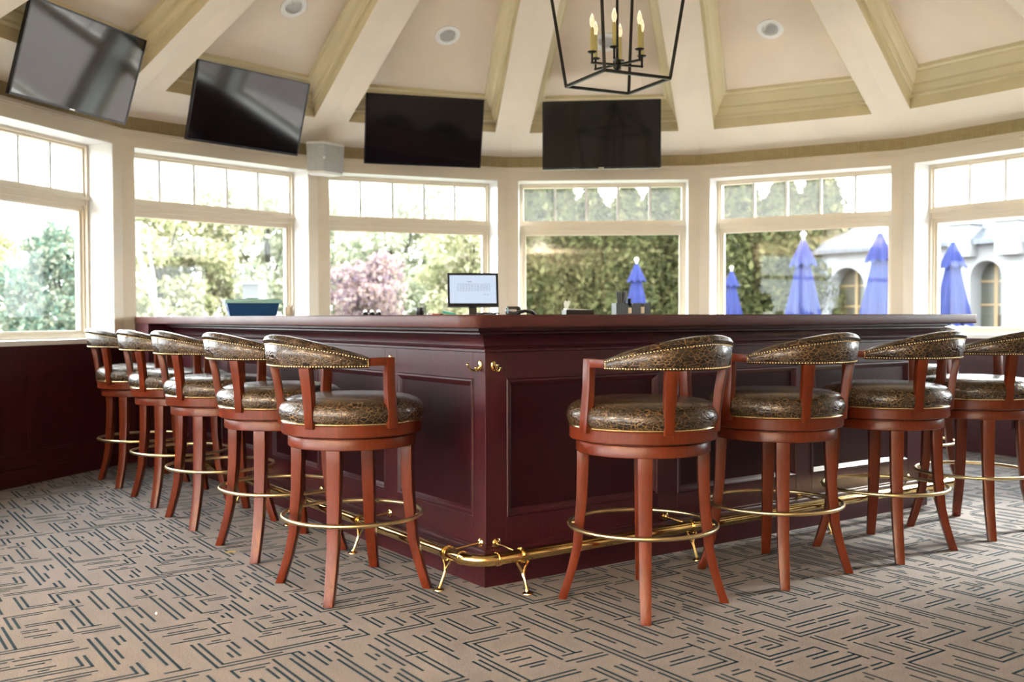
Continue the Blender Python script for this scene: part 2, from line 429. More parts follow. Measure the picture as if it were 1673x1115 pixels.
for i, side in SIDE.items():
    f = facet(i); solid = (i == 7)
    mb = MB()
    mitred(mb, i, -HALF, HALF, 0.03, 0.32, -0.02, Z_SILL - 0.03)
    if solid: mitred(mb, i, -OPW, OPW, 0.0, 0.32, 0.86, Z_HEAD, False, False)
    mitred(mb, i, -HALF, -OPW, 0.0, 0.32, 0.86, Z_HEAD, True, False)
    mitred(mb, i, OPW, HALF, 0.0, 0.32, 0.86, Z_HEAD, False, True)
    mitred(mb, i, -HALF, HALF, 0.0, 0.32, Z_HEAD, Z_TOP)
    mb.mi = 1
    mitred(mb, i, -HALF, HALF, 0.03, 0.32, Z_TOP, 2.75)
    struct(mb.build('wall_' + side, [M['trim'], M['grass_cloth']], bevel=0.0))
    # fascia cap moulding
    mb = MB()
    mitred(mb, i, -HALF, HALF, -0.022, 0.03, Z_TOP - 0.012, Z_TOP + 0.012)
    mitred(mb, i, -HALF, HALF, -0.012, 0.03, Z_TOP - 0.026, Z_TOP - 0.012)
    struct(mb.build('trim_%d' % (i + 2), M['trim']))
    # mahogany wainscot: frame, two sunk panels, cap moulding
    mb = MB()
    mitred(mb, i, -HALF, HALF, 0.018, 0.03, 0, Z_SILL - 0.03)
    for z0, z1 in ((0.10, 0.20), (0.70, Z_SILL - 0.05)):
        mitred(mb, i, -HALF, HALF, 0.0, 0.018, z0, z1)
    for u0, u1 in ((-HALF, -HALF + 0.09), (-0.05, 0.05), (HALF - 0.09, HALF)):
        mb.box(u0, u1, 0.0, 0.018, 0.20, 0.70, f)
    for s0, s1 in ((-HALF + 0.09, -0.05), (0.05, HALF - 0.09)):       # bead round each panel
        for a, b, c, d in ((s0, s1, 0.20, 0.212), (s0, s1, 0.688, 0.70), (s0, s0 + 0.012, 0.212, 0.688), (s1 - 0.012, s1, 0.212, 0.688)):
            mb.box(a, b, 0.006, 0.018, c, d, f)
    mitred(mb, i, -HALF, HALF, -0.022, 0.0, Z_SILL - 0.058, Z_SILL - 0.03)
    mitred(mb, i, -HALF, HALF, -0.012, 0.0, Z_SILL - 0.085, Z_SILL - 0.058)
    struct(mb.build('trim_%d' % (i + 20), M['mahogany']))
    mb = MB()
    mitred(mb, i, -HALF, HALF, -0.012, 0.0, 0, 0.10); mitred(mb, i, -HALF, HALF, -0.006, 0.0, 0.10, 0.118)
    struct(mb.build('baseboard_' + side, M['mahogany']))
    if solid: continue
    # the window
    root = bpy.data.objects.new('window_%d' % (i + 2), None); COL.objects.link(root); struct(root)
    mb = MB()      # reveal lining
    e = 0.004
    mb.box(-OPW, -OPW + e, 0.002, 0.27, Z_SILL, Z_HEAD, f); mb.box(OPW - e, OPW, 0.002, 0.27, Z_SILL, Z_HEAD, f)
    mb.box(-OPW, OPW, 0.002, 0.27, Z_HEAD - e, Z_HEAD, f)
    mb.build('reveal', M['jamb'], root)
    mb = MB(); mb.box(-OPW - 0.0, OPW + 0.0, -0.035, 0.27, Z_SILL - 0.03, Z_SILL, f)
    if True: mb.box(-HALF + 0.005, HALF - 0.005, -0.03, 0.0, Z_SILL - 0.03, Z_SILL, f)
    mb.build('window_sill', M['jamb'], root, bevel=0.0)
    mb = MB()
    def ring(u, z0, z1, wd, w0, w1):
        mb.box(-u, -u + wd, w0, w1, z0, z1, f); mb.box(u - wd, u, w0, w1, z0, z1, f)
        mb.box(-u + wd, u - wd, w0, w1, z1 - wd, z1, f); mb.box(-u + wd, u - wd, w0, w1, z0, z0 + wd, f)
    o_ = OPW - e
    ring(o_, Z_SILL, Z_HEAD - e, 0.020, 0.205, 0.30)
    ring(o_ - 0.020, Z_SILL + 0.020, Z_HEAD - e - 0.020, 0.014, 0.228, 0.30)
    ring(o_ - 0.034, Z_SILL + 0.034, 1.845, 0.022, 0.245, 0.285)
    mb.build('window_frame', M['trim'], root)
    mb = MB()
    mb.box(-o_ + 0.02, o_ - 0.02, 0.212, 0.30, 1.862, 1.905, f); mb.box(-o_ + 0.034, o_ - 0.034, 0.235, 0.30, 1.828, 1.862, f)
    mb.box(-o_ + 0.006, o_ - 0.006, 0.190, 0.30, 1.905, 1.925, f); mb.box(-o_ + 0.02, o_ - 0.02, 0.225, 0.30, 1.925, 1.955, f)
    mb.build('transom_bar', M['trim'], root)
    gw = o_ - 0.034
    for k in range(1, 5):
        mb = MB(); u = -gw + 2 * gw * k / 5
        mb.box(u - 0.011, u + 0.011, 0.248, 0.280, 1.95, Z_HEAD - 0.035, f)
        mb.build('muntin', M['jamb'], root)
    mb = MB(); mb.box(-gw, gw, 0.262, 0.266, 1.94, Z_HEAD - 0.03, f); mb.build('glass_pane', M['hazy_glass'], root)
    mb = MB(); mb.box(-gw, gw, 0.262, 0.266, Z_SILL + 0.04, 1.84, f); mb.build('glass_pane', M['glass'], root)
    # sky portal in the opening (guides sampling of the daylight; gives no light itself)
    ld = bpy.data.lights.new('daylight_portal', 'AREA'); ld.shape = 'RECTANGLE'; ld.size = 2 * OPW; ld.size_y = Z_HEAD - Z_SILL; ld.cycles.is_portal = True
    lo = bpy.data.objects.new('daylight_portal', ld); COL.objects.link(lo)
    c = f(0, 0.31, (Z_HEAD + Z_SILL) / 2); lo.location = c
    n_in = (f(0, -1, 0) - f(0, 0, 0)); lo.rotation_euler = (-n_in).to_track_quat('Z', 'Y').to_euler()

# ------------------------------------------------------------------ coffered tent ceiling
TN = math.tan(TURN / 2); CS = 1 / math.cos(math.atan(SLOPE))
def bay_fn(i):
    f = facet(i)
    def g(u, d, off=0.0):      # d inward from the wall, off = height above the beam plane
        return f(u, -d, Z_CEIL + SLOPE * d + off * CS)
    return g
D0, D1 = COF_D, 2.35
def hw(d): return (AP - d) * TN - BEAM_HW / math.cos(TURN / 2)
PROF = [(0, 0), (0, 0.07), (0.022, 0.07), (0.022, 0.088), (0.032, 0.096), (0.044, 0.118), (0.044, 0.132), (0.066, 0.144), (0.090, 0.168), (0.094, 0.178), (0.112, 0.180), (0.114, 0.2)]
ceil_root = bpy.data.objects.new('ceiling', None); COL.objects.link(ceil_root); struct(ceil_root)
beams = MB()
for i in range(-1, 13):
    g = bay_fn(i)
    A, B = -0.12, AP
    o0, o1 = (AP - A) * TN, 0.001
    P_ = [(-o0, A), (o0, A), (o1, B - 0.001), (-o1, B - 0.001)]
    Q_ = [(-hw(D0), D0), (hw(D0), D0), (hw(D1), D1), (-hw(D1), D1)]
    vs = [g(*p) for p in P_] + [g(*q) for q in Q_]
    beams.add(vs, [(0, 1, 5, 4), (1, 2, 6, 5), (2, 3, 7, 6), (3, 0, 4, 7)])
    mb = MB(); rings = []
    k = math.atan2(hw(D0) - hw(D1), D1 - D0)
    for ins, off in PROF:
        d0, d1 = D0 + ins, D1 - ins
        def h2(d): return hw(d) - ins / math.cos(k)
        rings.append([g(-h2(d0), d0, off), g(h2(d0), d0, off), g(h2(d1), d1, off), g(-h2(d1), d1, off)])
    mb.loops(rings, True, False)
    mb.build('crown_moulding', M['moulding'], ceil_root)
    # plaster panel with a round hole for the recessed lamp
    mb = MB()
    if 1 <= i <= 4:
        cir, sq = [], []
        for q in range(32):
            a_ = 2 * PI * (q + 0.5) / 32 - 3 * PI / 4; c_, s_ = math.cos(a_), math.sin(a_); k_ = 0.15 / max(abs(c_), abs(s_))
            cir.append(g(0.066 * c_, 0.885 + 0.066 * s_ / CS, 0.2))
        for c0, c1 in (((-1, -1), (1, -1)), ((1, -1), (1, 1)), ((1, 1), (-1, 1)), ((-1, 1), (-1, -1))):
            for q in range(8): t_ = q / 8; sq.append(g(0.15 * (c0[0] + (c1[0] - c0[0]) * t_), 0.885 + 0.15 * (c0[1] + (c1[1] - c0[1]) * t_) / CS, 0.2))
        mb.add(cir + sq, [(q, (q + 1) % 32, 32 + (q + 1) % 32, 32 + q) for q in range(32)])
        for q in range(4): mb.add([rings[-1][q], rings[-1][(q + 1) % 4]] + [sq[(8 * (q + 1) - j) % 32] for j in range(9)], [tuple(range(11))])
    else: mb.add(rings[-1], [(0, 1, 2, 3)])
    mb.build('coffer_panel', M['plaster'], ceil_root)
beams.build('beams', M['beam'], ceil_root)

# recessed downlights, one near the foot of each coffer
def downlight(i, label):
    g = bay_fn(i); c = g(0, 0.885, 0.2)
    nrm = (g(0.1, 0.885, .2) - c).cross(g(0, 1.0, .2) - c).normalized()
    if nrm.z > 0: nrm = -nrm
    t = thing('recessed_downlight', label, 'ceiling light', c, 0, 'recessed downlights in the ceiling coffers')
    t.rotation_euler = nrm.to_track_quat('Z', 'Y').to_euler()
    mb = MB(); mb.lathe([(0.062, -0.004), (0.066, 0.008), (0.10, 0.006), (0.103, 0.0), (0.103, -0.004)], seg=40); mb.build('trim_ring', M['white'], t, True)
    mb = MB(); mb.lathe([(0.0655, 0.004), (0.066, -0.004), (0.060, -0.02), (0.054, -0.075), (0.0005, -0.078)], seg=40, cap=False); mb.build('reflector', M['can'], t, True)
    mb = MB(); mb.lathe([(0.0005, -0.030), (0.03, -0.028), (0.042, -0.034), (0.045, -0.045), (0.045, -0.065), (0.0005, -0.065)], seg=32, cap=False); mb.build('lamp_lens', M['lens'], t, True)
for i, lb in {1: 'white round recessed downlight above the second screen from the left', 2: 'white round recessed downlight in the coffer above the third screen from the left',
              3: 'white round recessed downlight behind the candles of the lantern', 4: 'white round recessed downlight in the coffer right of the lantern'}.items(): downlight(i, lb)

# ------------------------------------------------------------------ the larger room behind the camera
def back_room():
    XL, XR, YB, ZC = -6.5, 7.0, -6.0, Z_CEIL
    co = [corner(i) for i in range(8, 14)]       # opening towards the larger room
    mb = MB()
    for a, b in zip(co[:-1], co[1:]):
        mb.add([(a.x, a.y, ZC), (b.x, b.y, ZC), (b.x, YB, ZC), (a.x, YB, ZC)], [(0, 1, 2, 3)])
    a, b = co[0], co[-1]
    mb.add([(XR, a.y, ZC), (a.x, a.y, ZC), (a.x, YB, ZC), (XR, YB, ZC)], [(0, 1, 2, 3)])
    mb.add([(XL, b.y, ZC), (b.x, b.y, ZC), (b.x, YB, ZC), (XL, YB, ZC)], [(0, 1, 2, 3)])
    mb.build('rear_ceiling', M['beam'], ceil_root)
    def wall(name, p, q, ops):
        p = Vector((*p, 0)); q = Vector((*q, 0)); L = (q - p).length; d = (q - p) / L; n = Vector((d.y, -d.x, 0))
        fn = lambda u, w, z: p + d * u + n * w + Vector((0, 0, z))
        mb = MB(); us = [0.0]
        for u0, u1 in ops: us += [u0, u1]
        us.append(L)
        for k in range(0, len(us), 2): mb.box(us[k], us[k + 1], 0, 0.25, 0, 2.7, fn)
        for u0, u1 in ops: mb.box(u0, u1, 0, 0.25, 2.42, 2.7, fn); mb.mi = 1; mb.box(u0, u1, 0, 0.25, 0, 0.25, fn); mb.mi = 0
        struct(mb.build(name, [M['trim'], M['mahogany']]))
        for u0, u1 in ops:
            fr = MB()
            for a_, b_ in ((u0, u0 + 0.06), (u1 - 0.06, u1), ((u0 + u1) / 2 - 0.03, (u0 + u1) / 2 + 0.03)): fr.box(a_, b_, 0.1, 0.16, 0.25, 2.42, fn)
            fr.box(u0, u1, 0.1, 0.16, 1.86, 1.93, fn); fr.box(u0, u1, 0.1, 0.16, 0.25, 0.31, fn); fr.box(u0, u1, 0.1, 0.16, 2.36, 2.42, fn)
            w = struct(fr.build('window_%d' % (30 + len([o for o in COL.objects if o.name.startswith('window_3')])), M['trim']))
            g2 = MB(); g2.box(u0 + 0.02, u1 - 0.02, 0.128, 0.132, 0.27, 2.40, fn); g2.build('glass_pane', M['glass'], w)
            ld = bpy.data.lights.new('daylight_portal', 'AREA'); ld.shape = 'RECTANGLE'; ld.size = u1 - u0; ld.size_y = 2.17; ld.cycles.is_portal = True
            lo = bpy.data.objects.new('daylight_portal', ld); COL.objects.link(lo); lo.location = fn((u0 + u1) / 2, 0.27, 1.335)
            lo.rotation_euler = (fn(0, 1, 0) - fn(0, 0, 0)).to_track_quat('Z', 'Y').to_euler()
    cl, cr = corner(-1), corner(8)
    wall('wall_rear', (XL, YB), (XR, YB), [(0.5, 3.6)])
    wall('wall_rear_left', (XL, cl.y), (XL, YB), [(0.5, 3.2), (3.7, 6.4), (6.9, 9.6)])
    wall('wall_rear_right', (XR, YB), (XR, cr.y), [])
    wall('wall_left_return', (cl.x, cl.y), (XL, cl.y), [])
    wall('wall_right_return', (XR, cr.y), (cr.x, cr.y), [])
back_room()

# unseen bowl pendants, added as warm fill on everything that faces the viewer
def pendant(x, y, label):
    t = thing('fill_pendant', label, 'fill lamp', (x, y, 2.02), 0, 'added fill pendants in the larger room')
    mb = MB(); mb.lathe([(0.001, -0.11), (0.10, -0.095), (0.18, -0.05), (0.215, 0.0), (0.21, 0.0), (0.175, -0.045), (0.10, -0.088), (0.001, -0.10)], seg=32); mb.build('fill_bowl', M['ring_brass'], t, True)
    mb = MB(); mb.tube([(0, 0, -0.10), (0, 0, Z_CEIL - 2.02)], 0.006, 8)
    mb.build('stem', M['iron'], t, True)
    ld = bpy.data.lights.new('fill_spot', 'SPOT'); ld.energy = FILL_W; ld.color = (1.0, 0.82, 0.62); ld.shadow_soft_size = 0.05; ld.spot_size = math.radians(172); ld.spot_blend = 0.1
    lo = bpy.data.objects.new('fill_spot', ld); COL.objects.link(lo); lo.parent = t; lo.location = (0.03, 0, -0.01); lo.rotation_euler = (PI, 0, 0)
FILL_W = 130
for x, y, lb in ((-4.9, -0.4, 'added brass fill pendant behind the viewer on the left'), (-3.4, -2.6, 'added brass fill pendant behind the viewer in the middle'), (-1.0, -4.0, 'added brass fill pendant behind the viewer on the right')): pendant(x, y, lb)

# ------------------------------------------------------------------ the bar
def bar_obj(name, label, cat, group=None):
    return thing(name, label, cat, P0, YAW, group)

bar = bar_obj('bar', 'dark mahogany panelled bar with a sharp front corner facing the viewer', 'bar')
BD, LL, FL, RL = 0.56, 4.30, 2.965, 1.55       # depth of the arms, left / front / right lengths
FI = 0.015                                     # face behind the plinth line
# bodies: three arms, faces at FI
def arm_outline(ins):
    return [(ins, ins), (FL - ins, ins), (FL - ins, RL), (FL - BD, RL), (FL - BD, BD), (BD, BD), (BD, LL + 0.1), (ins, LL)]
mb = MB(); mb.prism(arm_outline(FI + 0.012), 0.0, 1.015); mb.build('carcass', M['bar_wood'], bar)
mb = MB()
mb.prism(arm_outline(0.0), 0.0, 0.112); mb.build('plinth', M['bar_wood'], bar)
# face runs: axis function maps (s along, o outward from face line, z)
runs = {'left': (lambda s, o, z: Vector((FI - o, s, z)), LL, 0.103, 0.743, 0.632, 5.7),
        'front': (lambda s, o, z: Vector((s, FI - o, z)), FL, 0.115, 0.935, 0.82, 3),
        'right': (lambda s, o, z: Vector((FL - FI + o, s, z)), RL, 0.115, 0.72, 0.60, 2)}
def panel_run(key):
    fn, L, first, per, wd, cnt = runs[key]; cnt = int(cnt)
    mb = MB()
    e0 = FI
    # rails and stiles stand 12 mm proud of the panel bed
    s = e0; k = 0; g = 0.0006
    while s < L:
        p0 = first + per * k; p1 = p0 + wd
        if p1 > L - 0.05: p0 = p1 = L
        mb.box(s + g, min(p0, L) - g, -0.012, 0, 0.15, 0.93, fn)            # stile
        if p0 < L:
            mb.box(p0 + g, p1 - g, -0.012, 0, 0.15, 0.263, fn); mb.box(p0 + g, p1 - g, -0.012, 0, 0.812, 0.93, fn)   # rails between stiles
        s = p1; k += 1
        if p0 >= L: break
    mb.build('face_frame', M['bar_wood'], bar, bevel=0.0012)
    k = 0
    while first + per * k + wd <= L - 0.05:
        p0, p1 = first + per * k, first + per * k + wd; k += 1
        mb = MB()       # mitred moulding round the sunk panel
        rings = []
        for ins, o in ((0.0, 0.0), (0.003, 0.005), (0.010, 0.0055), (0.015, 0.001), (0.021, -0.003), (0.030, -0.0115), (0.030, -0.012)):
            rings.append([fn(p0 + ins, o, 0.263 + ins), fn(p1 - ins, o, 0.263 + ins), fn(p1 - ins, o, 0.812 - ins), fn(p0 + ins, o, 0.812 - ins)])
        mb.loops(rings, True, False); mb.add(rings[-1], [(0, 1, 2, 3)])
        mb.build('sunk_panel', M['bar_wood'], bar, bevel=0)
for key in runs: panel_run(key)
# thin shadow seams beside the stiles are real grooves: narrow proud strips at the top rail
# cornice and base moulding swept round the three faces
def sweep(prof, name, mat, z_is_abs=True):
    rings = []
    for o, z in prof:
        q = FI - o
        rings.append([(q, LL + 0.02, z), (q, q, z), (FL - q, q, z), (FL - q, RL, z)])
    mb = MB(); n = len(prof)
    vs = [p for r in rings for p in r]; fs = []
    for a in range(n - 1):
        for k in range(3): fs.append((a * 4 + k, a * 4 + k + 1, (a + 1) * 4 + k + 1, (a + 1) * 4 + k))
    mb.add(vs, fs); return mb.build(name, mat, bar, True, angle=25)
cove = [(0.0, 0.918), (0.006, 0.921), (0.006, 0.930), (0.012, 0.933), (0.016, 0.938), (0.012, 0.944), (0.018, 0.946)]
for k in range(0, 9):
    a = k / 8 * PI / 2
    cove.append((0.018 + 0.052 * (1 - math.cos(a)), 0.948 + 0.044 * math.sin(a)))
cove += [(0.074, 0.992), (0.074, 0.998), (0.082, 1.0), (0.088, 1.006), (0.088, 1.0168)]
sweep(cove, 'cornice', M['bar_wood'])
sweep([(0.0, 0.157), (0.004, 0.154), (0.005, 0.146), (0.010, 0.142), (0.014, 0.132), (0.014, 0.124), (0.018, 0.121), (0.018, 0.111), (0.0, 0.111)], 'base_moulding', M['bar_wood'])
mb = MB(); mb.box(-0.192, 0.05, LL - 0.30, LL + 0.045, 0.0, 1.0165); mb.build('end_post', M['bar_wood'], bar, bevel=0.002)

# countertop, a thing of its own
top = bar_obj('countertop', 'long glossy mahogany countertop with rounded front corner lying on the bar', 'countertop')
OV = 0.2
def arc(cx, cy, r, a0, a1, n=8):
    return [(cx + r * math.cos(math.radians(a0 + (a1 - a0) * k / n)), cy + r * math.sin(math.radians(a0 + (a1 - a0) * k / n))) for k in range(n + 1)]
rc = 0.075
outl = [(-OV, LL + 0.03)] + arc(-OV + rc, -OV + rc, rc, 180, 270) + arc(FL + OV - rc, -OV + rc, rc, 270, 360) + [(FL + OV, RL + 0.02), (FL - BD - 0.05, RL + 0.02), (FL - BD - 0.05, BD + 0.05), (BD + 0.05, BD + 0.05), (BD + 0.05, LL + 0.17)]
mb = MB(); mb.prism(outl, 1.0172, BAR_H); mb.build('top_board', M['top_wood'], top, True, bevel=0.006, angle=50)

# brass foot rail with brackets
rail = bar_obj('foot_rail', 'polished brass foot rail running low around the bar corner', 'foot rail')
RO, RZ, RR = 0.12, 0.140, 0.0235
path = [(-RO, LL - 0.05, RZ)] + [(-RO, y, RZ) for y in (3.0, 1.5, 0.5)] + [(x, y, RZ) for x, y in arc(-RO + 0.09, -RO + 0.09, 0.09, 180, 270, 10)] + [(x, -RO, RZ) for x in (0.5, 1.5, 2.5)] + [(x, y, RZ) for x, y in arc(FL + RO - 0.09, -RO + 0.09, 0.09, 270, 360, 10)] + [(FL + RO, RL, RZ)]
mb = MB(); mb.tube(path, RR, 20); mb.build('rail_tube', M['brass'], rail, True)
def collar(c, d, name='collar'):
    d = Vector(d); mb = MB(); c = Vector(c); mb.tube([c - d * 0.007, c - d * 0.006, c + d * 0.006, c + d * 0.007], [RR, RR + 0.0035, RR + 0.0035, RR], 20); return mb.build(name, M['brass'], rail, True)
collar((-RO, -RO + 0.10, RZ), (0, 1, 0)); collar((-RO + 0.10, -RO, RZ), (1, 0, 0))
def bracket(fn, d):
    # fn(o outward from plinth line, s along offset, z)
    mb = MB()
    c = fn(RO, 0, RZ); dv = (fn(RO, 1, RZ) - c)
    mb.tube([c - dv * 0.009, c - dv * 0.008, c + dv * 0.008, c + dv * 0.009], [RR, RR + 0.005, RR + 0.005, RR], 20)
    mb.tube([c - dv * 0.004, c + dv * 0.004], RR + 0.008, 20)
    b = mb.build('bracket', M['brass'], rail, True)
    mb = MB()
    mb.tube([fn(RO + 0.006, 0.028, RZ - 0.026), fn(RO + 0.008, 0.010, RZ - 0.048), fn(RO + 0.012, 0.0, RZ - 0.07), fn(RO + 0.022, 0, 0.045), fn(RO + 0.036, 0, 0.014), fn(RO + 0.04, 0, 0.006)], [0.005, 0.006, 0.0075, 0.0065, 0.0065, 0.008], 10)
    mb.tube([fn(RO - 0.002, -0.022, RZ - 0.026), fn(RO + 0.004, -0.008, RZ - 0.05), fn(RO + 0.012, 0.0, RZ - 0.07)], [0.005, 0.006, 0.0065], 10)
    q = fn(RO + 0.042, 0, 0); mb.lathe([(0.0005, 0.007), (0.014, 0.006), (0.021, 0.003), (0.022, 0.0)], q, 20)
    mb.build('floor_foot', M['brass'], b, True)
    mb = MB(); w0 = fn(-FI, -0.025, 0.165)
    nrm = (fn(1, 0, 0) - fn(0, 0, 0)); sd = dv; up = Vector((0, 0, 1))
    ring_ = lambda r, o: [tuple(w0 + nrm * o + (sd * math.cos(2 * PI * k / 20) * r * 1.0 + up * math.sin(2 * PI * k / 20) * r)) for k in range(20)]
    mb.loops([ring_(0.020, 0.0), ring_(0.020, 0.003), ring_(0.016, 0.006), ring_(0.008, 0.010)])
    mb.tube([w0 + nrm * 0.008, fn(0.04, -0.02, 0.160), fn(RO - 0.02, -0.01, 0.152)], [0.0065, 0.005, 0.006], 10)
    mb.build('wall_rosette', M['brass'], b, True)
for s in (0.08, 0.832, 1.58, 2.33, 3.08, 3.83): bracket(lambda o, k, z, s=s: Vector((-o, s + k, z)), 1)
for s in (0.09, 1.0, 1.92, 2.83): bracket(lambda o, k, z, s=s: Vector((s + k, -o, z)), 0)
for s in (0.7,): bracket(lambda o, k, z, s=s: Vector((FL + o, s + k, z)), 0)

# coat hooks under the counter
def hook(fn, sgn, label):
    h = bar_obj('coat_hook', label, 'coat hook', 'brass coat hooks on the bar front')
    mb = MB(); B = lambda o, s, z: fn(o, s * sgn, z)
    c = B(0, 0, 0.868); rg = lambda r, rz, o: [tuple(B(o, math.cos(2 * PI * k / 20) * r, 0.868 + math.sin(2 * PI * k / 20) * rz)) for k in range(20)]
    mb.loops([rg(0.0115, 0.021, 0.0), rg(0.0115, 0.021, 0.003), rg(0.008, 0.016, 0.006)])
    mb.build('back_plate', M['brass'], h, True)
    mb = MB()
    mb.tube([B(0.004, 0, 0.862), B(0.014, 0.004, 0.850), B(0.030, 0.008, 0.848), B(0.044, 0.012, 0.857), B(0.050, 0.013, 0.869)], [0.006, 0.005, 0.0045, 0.0042, 0.004], 10)
    mb.sphere(B(0.0505, 0.013, 0.872), 0.0062)
    mb.tube([B(0.004, 0, 0.856), B(0.016, -0.006, 0.846), B(0.026, -0.012, 0.848), B(0.030, -0.014, 0.856)], [0.005, 0.0045, 0.004, 0.004], 10)
    mb.sphere(B(0.0305, -0.014, 0.859), 0.0055)
    mb.build('hook_arms', M['brass'], h, True)
for s, lb in ((0.05, 'brass double coat hook on the left bar face beside the corner'), (0.795, 'brass coat hook behind the armrest of the nearest left stool'),
              (1.535, 'brass coat hook on the left bar face behind the second nearest left stool')):
    hook(lambda o, k, z, s=s: Vector((FI - o, s + k, z)), 1, lb)
for s, lb in ((0.052, 'brass double coat hook on the right bar face beside the corner'), (1.0, 'brass coat hook in shadow behind the nearest right stool backrest')):
    hook(lambda o, k, z, s=s: Vector((s + k, FI - o, z)), -1, lb)

# hidden-height service counter inside the bar carrying the till and caddies
sc_ = thing('service_counter', 'dark service counter inside the bar under the till monitor', 'counter', (-0.05, 6.55, 0))
mb = MB(); mb.box(-1.0, 0.98, -0.25, 0.28, 0.0, 1.02); mb.build('cabinet_body', M['mahogany'], sc_)
mb = MB(); mb.box(-1.02, 1.0, -0.28, 0.3, 1.02, 1.060); mb.build('counter_top', M['top_wood'], sc_, bevel=0.004)

